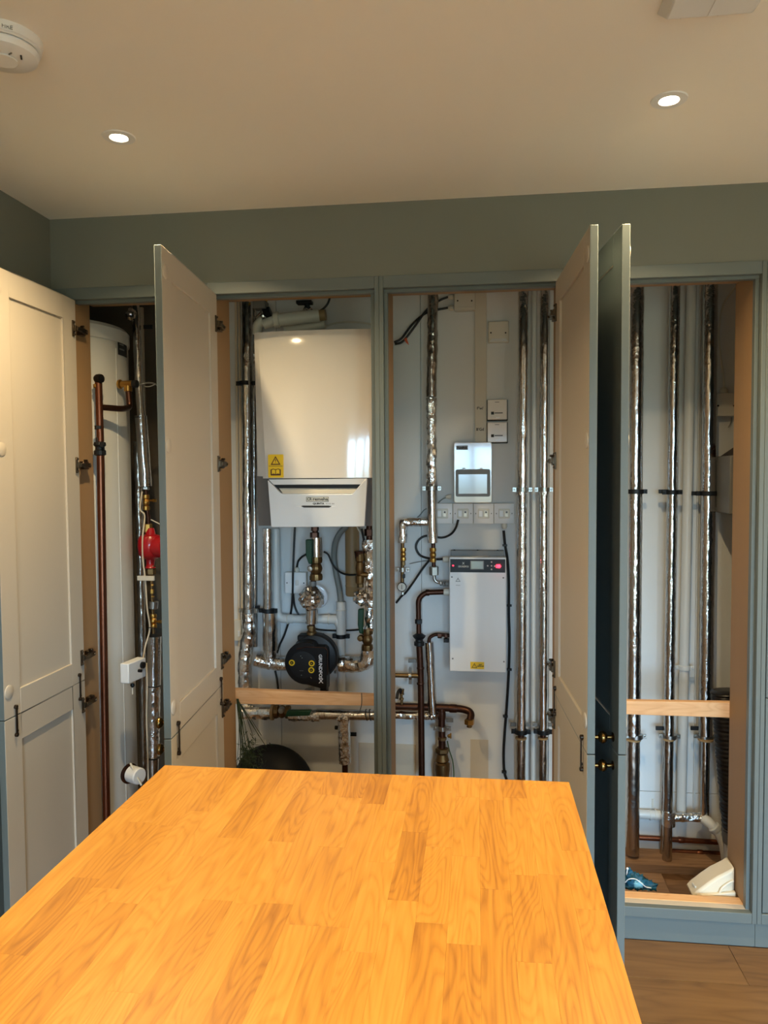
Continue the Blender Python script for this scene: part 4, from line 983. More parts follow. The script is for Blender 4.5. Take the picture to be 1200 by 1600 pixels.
MB().lathe([(0.026, 0.05), (0.023, 0.045), (0.026, 0.03), (0.030, 0.018), (0.024, 0.010), (0.032, 0.004), (0.033, -0.02), (0.029, -0.06), (0.026, -0.1)], (-0.1465, 0.6900, 0.2928), (0, 0, 1), 16).build('brass_coupling', 'brass_old', t, angle=25)
# drain cock
q = MB().lathe([(0.003, 0), (0.008, 0.004), (0.008, 0.012), (0.004, 0.014)], (-0.1239, 0.6750, 0.4202), (1, 0, 0), 8); q.box(plus((-0.1131, 0.6750, 0.4206), (0, -.003, -.010)), plus((-0.1104, 0.6750, 0.4207), (.004, .003, .012))); q.build('drain_cock', 'brass', t)
cable('green_wire', 'thin green earth wire hanging beside the brass coupling stack', 'wire', [(-0.1249, 0.7000, 0.3894), (-0.1169, 0.7000, 0.3510), (-0.1034, 0.7000, 0.3073), (-0.0981, 0.7000, 0.2605), (-0.0983, 0.7000, 0.2189)], 0.0026, 'green_pipe')
t = thing('drain_tap', 'small dark angled drain tap at the left edge above the horizontal copper pipe', 'tap', (-0.3207, 0.7000, 0.5432))
pipe(t, [(-0.3180, 0.7000, 0.5350), (-0.3204, 0.7000, 0.5931)], 0.006, 'brass_old', 'stem'); nut(t, (-0.3192, 0.7000, 0.5654), 0.0095, 0.010, 'brass_old')
MB().tube(bend([(-0.3205, 0.7000, 0.5848), (-0.3221, 0.6900, 0.6124), (-0.3337, 0.6700, 0.6013), (-0.3355, 0.6600, 0.5768)], .012), 0.0065, 10).build('spout', 'charcoal', t)
ball_valve(t, (-0.3177, 0.7000, 0.5959), 0.010, 0.024, m='brass_old')
# tall pipes E, F
tE, atE = tall_pipe('tall bright foil pipe right of the treatment unit, left one of the pair', (0.1888, 0.6700, 2.2970), 0, (0.1805, 0.6700, 0.1889), 0.04265/2, clips=(1.4569,), brk=0.4383, group=None)
tF, atF = tall_pipe('tall bright foil pipe against the right side panel of the socket opening', (0.2725, 0.6700, 2.2938), 0, (0.2710, 0.6700, 0.1931), 0.03850/2, clips=(1.4565,), brk=0.4415, group=None)
for t_, px in ((tE, 814), (tF, 849)):
    clip(t_, W(px,1143,.67), 0.022, m='charcoal'); side_clip(t_, W(px-8,1134,.67), .02, -.022, 'grey_mid'); side_clip(t_, W(px+8,1134,.67), .02, .018, 'grey_mid')
    band(t_, W(px+1,768,.67), 0.04265/2, h=0.014)
t = thing('white_pipe', 'white plastic pipe between the two tall foil pipes right of the treatment unit', 'pipe', (0.2354, 0.7200, 0.1701))
pipe(t, [(0.2354, 0.7200, 0.1701), (0.2357, 0.7200, 2.3079)], 0.011, 'pipe_white')

# ================================================================== BAY 2 (boiler)
bo = thing('boiler', 'white wall-hung boiler with a pale grey lower panel and recessed handle', 'boiler', (-0.6935, 0.7500, 1.2926))
BY = .21; cxB = W(494.5,640,BY)[0]
def bx(px, py=640, y=BY): return W(px,py,y)[0]
zt_, zs_, zb_ = W(480,515,BY)[2], W(494,747,BY)[2], W(494,824,BY)[2]
# casing behind
wt = 0.235                      # half width at the top
MB().box((cxB-wt+.004, BY+.05, zs_+.004), (cxB+wt-.004, .60, zt_-.004)).build('casing', 'white', bo, bevel=0.006)
MB().box((cxB-.17, .60, zs_+.03), (cxB+.17, .748, zt_-.03)).build('back_frame', 'grey_mid', bo, bevel=0.003)
# bowed white front cover: stations from top to shoulder, tapering
q = MB(); NX, NZ = 24, 10
rows = []
for k in range(NZ+1):
    z = zt_+(zs_-zt_)*k/NZ
    t_ = k/NZ
    hw = 0.2165-0.024*t_          # half width of the flat face
    hs = 0.235-0.002*t_                   # outer half width
    row = [(cxB-hs, BY+.052, z), (cxB-hs, BY+.030+.010*t_, z)]
    for i in range(NX+1):
        u = -1+2*i/NX
        bow = 0.016*(1-abs(u)**2.2)
        top = 0.012*(1-t_)*math.exp(-t_*26)
        row.append((cxB+u*hw, BY+0.014-bow+top, z))
    row += [(cxB+hs, BY+.030+.010*t_, z), (cxB+hs, BY+.052, z)]
    rows.append(row)
nn = len(rows[0])
vs = [p for r_ in rows for p in r_]; fs = []
for k in range(NZ):
    for i in range(nn-1): fs.append((k*nn+i, (k+1)*nn+i, (k+1)*nn+i+1, k*nn+i+1))
fs.append(tuple(range(nn))); fs.append(tuple(NZ*nn+i for i in range(nn-1, -1, -1)))
for k in range(NZ): fs.append((k*nn+nn-1, (k+1)*nn+nn-1, (k+1)*nn, k*nn))
q.add(vs, fs); q.build('front_cover', 'white_gloss', bo, angle=22)
# dark grey side cheeks
MB().prism([(cxB-.2325, zs_+.008), (cxB-.159, zs_+.006), (cxB-.140, zs_-.03), (cxB-.154, zb_+.004), (cxB-.227, zb_+.004)], 'y', BY+.024, .60).build('side_cheek', 'grey_dark', bo)
MB().prism([(cxB+.2325, zs_+.008), (cxB+.159, zs_+.006), (cxB+.140, zs_-.03), (cxB+.154, zb_+.004), (cxB+.227, zb_+.004)], 'y', BY+.024, .60).build('side_cheek', 'grey_dark', bo)
MB().box((cxB-.158, BY+.03, zb_+.003), (cxB+.158, .62, zs_)).build('chassis', 'grey_dark', bo)
# lower silver panel: outline with the scooped notch
def uz(px, py): return (W(px,py,BY)[0], W(px,py,BY)[2])
out = [uz(418,750), uz(423.5,824), uz(570,823), uz(574,748), uz(571,747.5), uz(552,770), uz(549,771.5), uz(442,771.5), uz(438,770)]
q = MB(); q.prism(out, 'y', BY+.000, BY+.026); q.build('lower_panel', 'grey_light', bo, bevel=0.0025)
hp = [uz(419,749), uz(573,747.5), uz(565,757), uz(427,757.5)]
MB().prism(hp, 'y', BY+.002, BY+.03).build('panel_top_bar', 'grey_light', bo, bevel=0.0015)
MB().prism([uz(424,756), uz(568,755.5), uz(552,771), uz(438,771)], 'y', BY+.022, BY+.030).build('handle_recess', 'charcoal', bo)
MB().add([(bx(432), BY+.021, uz(432,763)[1]), (bx(561), BY+.021, uz(561,763)[1]), (bx(551), BY+.004, uz(551,771)[1]), (bx(440), BY+.004, uz(440,771)[1]),
          (bx(432), BY+.024, uz(432,763)[1]), (bx(561), BY+.024, uz(561,763)[1]), (bx(551), BY+.010, uz(551,772)[1]-.002), (bx(440), BY+.010, uz(440,772)[1]-.002)],
         [(0,3,2,1),(4,5,6,7),(0,1,5,4),(1,2,6,5),(2,3,7,6),(3,0,4,7)]).build('handle_lip', 'offwhite', bo)
MB().box((bx(477), BY-.0008, uz(477,783.5)[1]), (bx(512), BY+.0005, uz(512,776.5)[1])).build('badge', 'pale_label', bo)
for (a_, b_) in (((477,776.9),(512,776.3)), ((477,783.9),(512,783.3)), ((477,783.5),(477.7,776.5)), ((511.3,783.5),(512,776.5))):
    MB().box((bx(a_[0]), BY-.0013, uz(*a_)[1]), (bx(b_[0]), BY-.0006, uz(*b_)[1])).build('badge_line', 'ink', bo)
text_mesh('lettering', 'remeha', 0.016, (bx(499), BY-.0013, uz(499,779.8)[1]), 'ink', bo, width=bx(511)-bx(487.5), bold=0.0003)
text_mesh('lettering', 'CR', 0.015, (bx(482), BY-.0013, uz(482,780)[1]), 'ink', bo, width=bx(486)-bx(478.5), bold=0.0003)
text_mesh('lettering', 'QUINTA', 0.009, (bx(496), BY-.0006, uz(496,787)[1]), 'ink', bo, width=bx(505)-bx(487), bold=0.0004)
text_mesh('lettering', 'ACE 30', 0.006, (bx(514), BY-.0006, uz(514,787.2)[1]), 'grey_ink', bo, width=bx(521)-bx(507))
MB().prism([uz(470,791), uz(473,790), uz(513,790), uz(520,791), uz(514,793), uz(475,793)], 'y', BY-.0006, BY+.001).build('display_slot', 'ink', bo)
MB().prism([uz(462,791.2), uz(470,790.4), uz(473,793), uz(470,793)], 'y', BY-.001, BY+.001).build('display_edge', 'white', bo)
MB().prism([uz(515,792.8), uz(519,790.6), uz(526,791.2), uz(518,792.8)], 'y', BY-.001, BY+.001).build('display_edge', 'white', bo)
# warning sticker
sy = BY-.0025; s0_ = uz(419.5,746.5); s1_ = uz(442.5,710)
MB().prism(rr(s0_[0], s0_[1], s1_[0], s1_[1], .003), 'y', sy, sy+.012).build('warning_sticker', 'yellow', bo)
mx_, mz_ = (s0_[0]+s1_[0])/2, (s0_[1]+s1_[1])/2
warn_tri(bo, mx_, mz_+.0205, 0.037, sy, 'yellow', 'brown_ink')
MB().box((s0_[0]+.002, sy-.0005, mz_-.0008), (s1_[0]-.002, sy, mz_+.0008)).build('sticker_line', 'brown_ink', bo)
for s in (-1, 1):
    q = MB(); q.prism([(mx_, mz_-.012), (mx_+s*.010, mz_-.009), (mx_+s*.016, mz_-.012), (mx_+s*.019, mz_-.012), (mx_+s*.019, mz_-.034), (mx_, mz_-.034)], 'y', sy-.0008, sy); q.build('book_outline', 'brown_ink', bo)
    q = MB(); q.prism([(mx_+s*.0012, mz_-.0145), (mx_+s*.009, mz_-.0115), (mx_+s*.0145, mz_-.0145), (mx_+s*.0145, mz_-.029), (mx_+s*.009, mz_-.027), (mx_+s*.0012, mz_-.029)], 'y', sy-.0012, sy-.0007); q.build('book_page', 'yellow', bo)

# flue bits over the boiler
t = thing('flue_pipe', 'pale plastic flue pipe lying across the top of the boiler', 'pipe', (-0.7156, 0.6000, 2.1582))
a = (-0.8667, 0.5800, 2.1408); b = (-0.6379, 0.6000, 2.1739)
pipe(t, [a, (-0.8234, 0.5800, 2.1550)], 0.020, 'offwhite', 'tail'); pipe(t, [(-0.8126, 0.5800, 2.1560), b], [0.0265]*2, 'offwhite', 'pipe')
MB().lathe([(0.027, -0.012), (0.032, -0.010), (0.032, 0.010), (0.027, 0.012)], (-0.8126, 0.5800, 2.1573), (1, 0.1, 0.10), 20).build('collar', 'offwhite', t)
pipe(t, [b, (-0.6112, 0.6000, 2.1756)], 0.022, 'tan', 'cut_end')
pipe(t, [(-0.7988, 0.6600, 2.1333), (-0.6263, 0.6600, 2.1518)], 0.020, 'offwhite', 'lower_pipe')
pipe(t, [(-0.8748, 0.6000, 2.1633), (-0.8996, 0.6000, 2.1432), (-0.9002, 0.6000, 2.1065)], 0.020, 'offwhite', 'elbow', rad=.03)
t = thing('lagged_elbow', 'short foil-wrapped elbow at the top left of the boiler', 'pipe', (-0.9005, 0.6300, 2.1306))
foil(t, [(-0.9089, 0.6300, 2.1177), (-0.9026, 0.6300, 2.1704), (-0.8776, 0.6300, 2.1907)], 0.021, 'foil_rough', jit=.002)
nut(t, (-0.8638, 0.6300, 2.1981), 0.026, 0.03, 'charcoal', (1, 0, 0.3), nm='union_nut')
t = thing('valve_actuator', 'small grey actuator box on the pipe at the top left above the boiler', 'actuator', (-0.8906, 0.6200, 2.2284))
MB().box(plus((-0.9155, 0.6200, 2.2109), (0, -.03, 0)), plus((-0.8631, 0.6200, 2.2432), (0, .03, 0))).build('body', 'grey_mid', t, bevel=.003)
MB().box(plus((-0.9095, 0.6200, 2.2449), (0, -.025, 0)), plus((-0.8684, 0.6200, 2.2539), (0, .025, 0))).build('lid', 'yellow', t, bevel=.002)
t = thing('air_vent_valve', 'black automatic air vent valve on a foil knot above the boiler', 'valve', (-0.6930, 0.6200, 2.1929))
MB().ball((-0.6925, 0.6300, 2.1977), 0.022, 18, 12, jitter=.005).build('foil_wrap', 'foil_rough', t, angle=70)
MB().box(plus((-0.7357, 0.6200, 2.2257), (0, -.02, 0)), plus((-0.6709, 0.6200, 2.2391), (0, .02, 0))).lathe([(0.009, -0.03), (0.011, 0.0), (0.011, 0.02)], (-0.6926, 0.6200, 2.2190), (0, 0, 1), 12).build('valve_head', 'charcoal', t, bevel=.002)
cable('black_cable', 'black cable curling up beside the air vent above the boiler', 'cable', [(-0.6767, 0.6200, 2.2028), (-0.6553, 0.6200, 2.1943), (-0.6311, 0.6200, 2.2013), (-0.6094, 0.6200, 2.2214), (-0.5985, 0.6200, 2.2469), (-0.5955, 0.6200, 2.2754)], 0.0045)
t = thing('wall_bend', 'pale curved bracket line on the wall behind the top of the boiler', 'bracket', (-0.5528, 0.7350, 2.1590))
MB().tube(curve_pts([(-0.6360, 0.7350, 2.1589), (-0.5942, 0.7350, 2.1684), (-0.5307, 0.7350, 2.1718), (-0.4647, 0.7350, 2.1643), (-0.4292, 0.7350, 2.1551)], 5), 0.004, 8).build('rim', 'offwhite', t)

# left tall pipes J, K
tJ = thing('lagged_pipe', 'thick tall foil pipe along the left side of the boiler, kinking above the pine batten', 'pipe', (-0.9941, 0.6600, 0.4787))
foil(tJ, [(-0.9589, 0.6600, 2.3383), (-0.9752, 0.6600, 0.9481)], 0.04791/2, 'foil', jit=.0010)
foil(tJ, [(-0.9755, 0.6600, 0.9315), (-0.9712, 0.6600, 0.8427), (-0.9861, 0.6600, 0.8007), (-0.9928, 0.6500, 0.7165), (-0.9905, 0.6500, 0.5044)], 0.05919/2, 'foil_rough', 'foil_knee', jit=.002, rad=.02)
clip(tJ, (-0.9712, 0.6600, 1.9129), 0.04793/2, m='charcoal'); clip(tJ, (-0.9753, 0.6600, 0.9425), 0.04791/2, m='steel')
side_clip(tJ, (-0.9527, 0.6700, 0.9522), .02, .02)
t = thing('narrow_lagged_pipe', 'slimmer foil pipe pressed behind the thick one left of the boiler', 'pipe', (-0.9611, 0.7000, 0.8064))
foil(t, [(-0.9631, 0.7050, 0.7770), (-0.9446, 0.7050, 2.3492)], 0.013, 'foil', jit=.0006)
tK = thing('lagged_pipe', 'foil pipe under the left corner of the boiler turning right into the black pump', 'pipe', (-0.8911, 0.6700, 0.7084))
foil(tK, [(-0.8882, 0.6700, 1.2951), (-0.8919, 0.6700, 0.9476)], 0.04214/2, 'foil', jit=.0006)
foil(tK, [(-0.8822, 0.6700, 0.9339), (-0.8845, 0.6700, 0.7727)], 0.06456/2, 'foil', 'foil_thick', jit=.001)
foil(tK, [(-0.8843, 0.6700, 0.7810), (-0.8853, 0.6700, 0.7113), (-0.8006, 0.6700, 0.7120)], 0.05614/2, 'foil_rough', 'foil_elbow', jit=.0015, rad=.03)
foil(tK, [(-0.9474, 0.6600, 0.7319), (-0.8797, 0.6700, 0.7115)], 0.05614/2, 'foil_rough', 'foil_elbow', jit=.0015)
clip(tK, (-0.8905, 0.6700, 0.9420), 0.04495/2, m='charcoal')
for px in (374, 379):
    tag(MB().tube([W(px,1010 if px == 374 else 950,.74), W(px-6,445,.74)], 0.0055, 8).build('cream_conduit', 'cream_cable', None, loc=W(px,950,.74)), ('slim cream conduit on the wall beside the left panel, the left of two' if px == 374 else 'slim cream conduit on the wall beside the left panel, the right of two'), 'conduit')
a = (-1.0609, 0.7400, 0.7957); b = (-1.0302, 0.7400, 0.8876)
t = thing('small_socket', 'cream socket box at the foot of the cream conduits behind the left panel', 'socket', a)
MB().box((a[0]-.03, .725, a[2]), (b[0], .748, b[2])).build('box_body', 'offwhite', t, bevel=.002)
MB().box((b[0]-.014, .722, a[2]+.02), (b[0]-.005, .7255, a[2]+.045)).build('rocker', 'white', t, bevel=.001)

# white waste U pipe with hose
t = thing('condensate_pipe', 'white plastic condensate pipe bending under the boiler into an upright tee', 'pipe', (-0.5813, 0.7000, 0.5632))
rW = 0.03499/2
pipe(t, [(-0.8599, 0.7000, 1.2930), (-0.8615, 0.7000, 0.9762)], rW, 'pipe_white'); pipe(t, [(-0.8614, 0.7000, 0.9818), (-0.8596, 0.7000, 0.9036), (-0.7887, 0.7000, 0.9020)], rW+.002, 'pipe_white', 'elbow', rad=.07)
pipe(t, [(-0.7944, 0.7000, 0.9019), (-0.6535, 0.7000, 0.9028)], rW, 'pipe_white'); pipe(t, [(-0.6591, 0.7000, 0.9027), (-0.5947, 0.7000, 0.9024)], rW+.002, 'pipe_white', 'tee_arm')
pipe(t, [(-0.6003, 0.7000, 0.9051), (-0.5756, 0.7000, 0.8612)], rW, 'pipe_white', 'tee_sweep')
pipe(t, [(-0.5773, 0.7000, 0.9801), (-0.5786, 0.7000, 0.8362)], rW+.0035, 'pipe_white', 'tee_body'); pipe(t, [(-0.5786, 0.7000, 0.8417), (-0.5798, 0.7000, 0.5745)], rW, 'pipe_white', 'drop')
clip(t, (-0.5787, 0.7000, 0.8306), rW, m='charcoal', side=.02)
for c_, ax_ in (((-0.8114, 0.7000, 0.9016), (1, 0, 0)), ((-0.6311, 0.7000, 0.9032), (1, 0, 0)), ((-0.5776, 0.7000, 0.9442), (0, 0, 1))): collar(t, c_, rW+.0045, .002, ax_, 'offwhite', 'joint_ring')
t = thing('grey_hose', 'grey flexible drain hose curving down into the white tee', 'hose', (-0.5773, 0.7000, 0.9801))
MB().tube(curve_pts([(-0.5457, 0.6800, 1.3058), (-0.5735, 0.6800, 1.2785), (-0.5979, 0.6900, 1.2340), (-0.6060, 0.7000, 1.1727), (-0.5983, 0.7000, 1.1039), (-0.5851, 0.7000, 1.0352), (-0.5774, 0.7000, 0.9690)], 8), 0.0125, 14).build('hose', 'grey_hose', t)
t = thing('tan_tube', 'thick tan plastic tube hanging under the right side of the boiler', 'pipe', (-0.5270, 0.7000, 1.0083))
MB().lathe([(0.0, 0.0), (0.026, 0.0), (0.030, 0.006), (0.030, 0.04), (0.0312, 0.042), (0.0312, 0.046), (0.030, 0.048), (0.030, 0.30)], (-0.5279, 0.7050, 1.0048), (0, 0, 1), 28).build('tube', 'tan', t)
a = (-0.8270, 0.7500, 1.0108); b = (-0.7327, 0.7500, 1.1020)
t = thing('fused_spur', 'switched fused spur plate on the wall under the boiler behind the black cable', 'socket', ((a[0]+b[0])/2, .75, a[2]))
MB().box((a[0], .722, a[2]), (b[0], .75, b[2])).build('back_box', 'offwhite', t, bevel=.002)
MB().box((a[0], .714, a[2]), (b[0], .7225, b[2])).build('face_plate', 'white', t, bevel=.002)
cx = (a[0]+b[0])/2; cz = (a[2]+b[2])/2
MB().box((cx+.000, .710, cz-.010), (cx+.014, .7145, cz+.012)).build('rocker', 'white_gloss', t, bevel=.0015)
for sx in (a[0]+.010, b[0]-.010): MB().lathe([(0.0028, 0), (0.0028, 0.0022)], (sx, .714, cz), (0, -1, 0), 8).build('screw', 'ink', t)
MB().lathe([(0.009, 0), (0.011, 0.003), (0.011, 0.014), (0.006, 0.020)], ((-0.7776, 0.7350, 1.1119)[0], .735, b[2]), (0, 0, 1), 12).build('cable_gland', 'offwhite', t)
for px in (457, 470): MB().lathe([(0.009, 0), (0.009, -0.008), (0.006, -0.014)], (W(px,925,.735)[0], .735, a[2]), (0, 0, 1), 12).build('cable_gland', 'offwhite', t)
cable('black_cable', 'black cable hanging from the boiler in front of the wall spur', 'cable', [(-0.7750, 0.7000, 1.3152), (-0.7803, 0.7000, 1.2269), (-0.7859, 0.7000, 1.1162), (-0.7927, 0.7100, 1.0034), (-0.8074, 0.7300, 0.9157), (-0.8343, 0.7300, 0.8306), (-0.8580, 0.7300, 0.7792), (-0.8727, 0.7400, 0.7425)], 0.0046)
cable('black_cable', 'black cable branching right from the wall spur towards the condensate pipe', 'cable', [(-0.7923, 0.7200, 1.0074), (-0.7897, 0.7300, 0.9582), (-0.7771, 0.7350, 0.9209), (-0.7519, 0.7350, 0.8819)], 0.0046)
cable('black_cable', 'short black cable arching from the spur gland up to the green-handled valve', 'cable', [(-0.7774, 0.7350, 1.1231), (-0.7678, 0.7200, 1.1501), (-0.7458, 0.7000, 1.1718), (-0.7214, 0.6800, 1.1851)], 0.0046)
cable('black_cable', 'black cable sagging from the green-handled valve to the brass relief valve', 'cable', [(-0.6462, 0.6800, 1.1964), (-0.6269, 0.6800, 1.1829), (-0.6080, 0.6800, 1.1420), (-0.5806, 0.6800, 1.1121), (-0.5414, 0.6600, 1.1014), (-0.4988, 0.6500, 1.1031)], 0.0042)
cable('black_cable', 'black cable crossing behind the white tee above the pump', 'cable', [(-0.7123, 0.7100, 0.8650), (-0.6782, 0.7350, 0.8494), (-0.6075, 0.7350, 0.8465), (-0.5511, 0.7350, 0.8489), (-0.5010, 0.7200, 0.8557)], 0.0040)
cable('black_cable', 'black cable dropping behind the foil elbow to the pine batten', 'cable', [(-0.8811, 0.7350, 0.6639), (-0.8730, 0.7350, 0.6242), (-0.8679, 0.7350, 0.5730), (-0.8628, 0.7350, 0.5218)], 0.0046)
cable('white_cable', 'white cable arching under the right corner of the boiler', 'cable', [(-0.4975, 0.6200, 1.3204), (-0.4790, 0.6200, 1.2832), (-0.4471, 0.6200, 1.2567), (-0.4125, 0.6200, 1.2302)], 0.0036, 'offwhite')
cable('black_cable', 'black cable running down beside the foil lump right of the tan tube', 'cable', [(-0.4720, 0.6100, 1.2998), (-0.4591, 0.6100, 1.2363), (-0.4503, 0.6200, 1.1822), (-0.4576, 0.6300, 1.1329)], 0.0048)

# valve column L and pump
YL = .62
t = thing('flow_valve_column', 'valve column under the boiler with green lever and large foil ball', 'valve', (-0.6894, 0.6200, 0.8699))
pipe(t, [(-0.6678, 0.6200, 1.3283), (-0.6896, 0.6200, 0.8563)], 0.012, 'copper_dark')
nut(t, (-0.6725, 0.6200, 1.2720), 0.019, 0.024, 'copper_dark'); nut(t, (-0.6708, 0.6200, 1.2988), 0.016, 0.020, 'copper_dark')
MB().lathe([(0.020, -0.042), (0.0235, -0.041), (0.024, 0), (0.0235, 0.041), (0.020, 0.042)], (-0.6649, 0.6200, 1.2211), (0, 0, 1), 24).build('foil_sleeve', 'foil', t)
q = MB(); g0 = (-0.7041, 0.6200, 1.2559); g1 = (-0.6859, 0.6200, 1.1780)
q.prism([(g0[0], g0[2]), ((-0.6768, 0.6200, 1.2559)[0], g0[2]), ((-0.6780, 0.6200, 1.1538)[0], (-0.6780, 0.6200, 1.1538)[2]), ((-0.6916, 0.6200, 1.1537)[0], (-0.6916, 0.6200, 1.1537)[2]), ((-0.7035, 0.6200, 1.1860)[0], (-0.7049, 0.6200, 1.1860)[2])], 'y', YL-.034, YL-.012)
q.build('green_lever', 'green', t, bevel=.004)
ball_valve(t, (-0.6673, 0.6200, 1.1324), 0.05440/2, 0.09791, m='brass_old')
MB().lathe([(0.0, 0.0), (0.013, 0.0), (0.013, 0.02), (0.010, 0.025), (0.0, 0.026)], (-0.6882, 0.6160, 1.1327), (0, -1, 0), 16).build('lever_boss', 'steel', t)
nut(t, (-0.6746, 0.6200, 1.0919), 0.021, 0.020, 'brass_old'); collar(t, (-0.6817, 0.6200, 1.0676), 0.014, 0.010, m='grey_mid')
MB().ball((-0.6870, 0.6100, 1.0070), 0.10078/2, 28, 20, jitter=.009).build('foil_ball', 'foil_rough', t, angle=14)
MB().lathe([(0.045, 0.0), (0.053, 0.004), (0.055, 0.01), (0.050, 0.012)], (-0.6785, 0.6400, 1.0077), (0.1, 0.9, 0.2), 28).build('clear_flange', 'grey_light', t)
foil(t, [(-0.6884, 0.6200, 0.9594), (-0.6905, 0.6200, 0.8998)], 0.05175/2, 'foil', 'foil_neck', jit=.0008)
nut(t, (-0.6920, 0.6200, 0.8835), 0.017, 0.016, 'brass_old')
# pump
pu = thing('circulation_pump', 'black circulation pump with round yellow-ringed buttons and white lettering', 'pump', (-0.6924, 0.6200, 0.6110))
PY = .56; pc = (-0.6886, 0.6100, 0.7500)
MB().lathe([(0.0, 0.0), (0.070, 0.0), (0.092, 0.006), (0.098, 0.016), (0.098, 0.050), (0.085, 0.065), (0.060, 0.085), (0.0, 0.09)], (-0.6759, 0.5900, 0.7606), (0, 1, 0), 40).build('insulation_shell', 'charcoal', pu, angle=30)
q = MB(); q.box(plus((-0.7477, 0.6200, 0.8280), (0, -.02, 0)), plus((-0.6403, 0.6200, 0.8519), (0, .04, 0))); q.build('shell_collar', 'charcoal', pu, bevel=.006)
MB().lathe([(0.012, 0), (0.022, 0), (0.022, 0.016), (0.017, 0.02), (0.017, 0.035)], (-0.6897, 0.6200, 0.8482), (0, 0, 1), 18).build('pump_union', 'brass_old', pu)
# control head : D shape, round at lower left, square at right
def hz(px, py): v = W(px,py,.56); return (v[0], v[2])
cxp, czp = hz(480,1034); rp_ = 0.08826
pts = []
for j in range(0, 19):
    an = math.radians(68+ (272-68)*j/18); pts.append((cxp+rp_*math.cos(an), czp+rp_*math.sin(an)))
p_tr = hz(512,1012); p_br = hz(512,1077)
pts += [(hz(500,1072)[0], hz(500,1072)[1]), (p_br[0], p_br[1]), (hz(513,1020)[0], hz(513,1020)[1]), (p_tr[0]-.002, hz(512,1013)[1]), (hz(508,1009.5)[0], hz(508,1009.5)[1]), (hz(495,1009)[0], hz(495,1009)[1])]
MB().prism(pts, 'y', PY-.028, PY+.045).build('control_head', 'black', pu, bevel=.003)
q = MB(); ring_c = hz(473.5,1039)
cB = ((-0.7075, 0.5320, 0.7460)[0], PY-.028, (-0.7075, 0.5320, 0.7460)[2])
MB().lathe([(0.052, 0.0), (0.0560, 0.0), (0.0560, 0.004), (0.052, 0.0045), (0.0, 0.004)], cB, (0, -1, 0), 40).build('control_dial', 'charcoal', pu)
def pb(px, py, y=PY-.033): v = W(px,py,y); return (v[0], y, v[2])
for (px, py) in ((456, 1035.5), (487, 1036.5), (486.5, 1047)):
    c_ = pb(px, py)
    MB().lathe([(0.006, 0.0), (0.0125, 0.0), (0.0125, 0.0015), (0.006, 0.0015)], c_, (0, -1, 0), 20).build('button_ring', 'yellow', pu)
    MB().lathe([(0.0, 0.0), (0.0078, 0.0), (0.007, 0.003), (0.0, 0.0035)], c_, (0, -1, 0), 16).build('button', 'black', pu)
    MB().box(plus(c_, (-.0035, -.0042, -.002)), plus(c_, (.0035, -.0034, -.0008))).box(plus(c_, (-.0025, -.0042, .001)), plus(c_, (.0025, -.0034, .0022))).build('button_mark', 'yellow', pu)
for (px, py) in ((470, 1025), (472, 1028), (471, 1055)):
    c_ = pb(px, py); MB().box(plus(c_, (-.0018, -.001, -.001)), plus(c_, (.0018, .0006, .001))).build('indicator', 'screen', pu)
c_ = pb(471, 1048); MB().box(plus(c_, (-.008, -.001, -.0005)), plus(c_, (.008, .0006, .0005))).build('dial_mark', 'grey_ink', pu)
c_ = pb(486, 1059); MB().box(plus(c_, (-.001, -.001, -.004)), plus(c_, (.001, .0006, .004)), rot=Matrix.Rotation(-.7, 3, 'Y')).build('dial_mark', 'tan', pu)
c_ = pb(500.5, 1042, PY-.029)
text_mesh('lettering', 'GRUNDFOS', 0.019, c_, 'white', pu, rot=(PI/2, PI/2, 0), width=(-0.6359, 0.5310, 0.7942)[2]-(-0.6371, 0.5310, 0.6911)[2], bold=0.0005)
text_mesh('lettering', 'X', 0.026, pb(501.5, 1064.5, PY-.029), 'white', pu, bold=0.0005)
# bronze edging strip along the head's upper right
MB().tube(bend([(*[hz(466,1012)[0]], PY-.029, hz(466,1012)[1]), (hz(480,1008.5)[0], PY-.029, hz(480,1008.5)[1]), (hz(510,1009.5)[0], PY-.029, hz(510,1009.5)[1]), (hz(514,1014)[0], PY-.029, hz(514,1014)[1]), (hz(514,1052)[0], PY-.029, hz(514,1052)[1])], .008), .0016, 6).build('edge_strip', 'copper_dark', pu)
nut(pu, (-0.7016, 0.6000, 0.6165), 0.018, 0.02, 'steel'); MB().box(plus((-0.6498, 0.6000, 0.6071), (0, -.01, 0)), plus((-0.6194, 0.6000, 0.6459), (0, .02, 0))).build('cable_entry', 'black', pu, bevel=.002)
pipe(pu, [(-0.6944, 0.6300, 0.6355), (-0.6953, 0.6300, 0.5531)], .014, 'steel', 'outlet_pipe')
for px, py in ((526, 1039), (524, 1050)): MB().box(plus(W(px,py,.66), (-.006, -.006, -.005)), plus(W(px,py,.66), (.005, .006, .005))).build('wall_tab', 'steel', pu, bevel=.001)

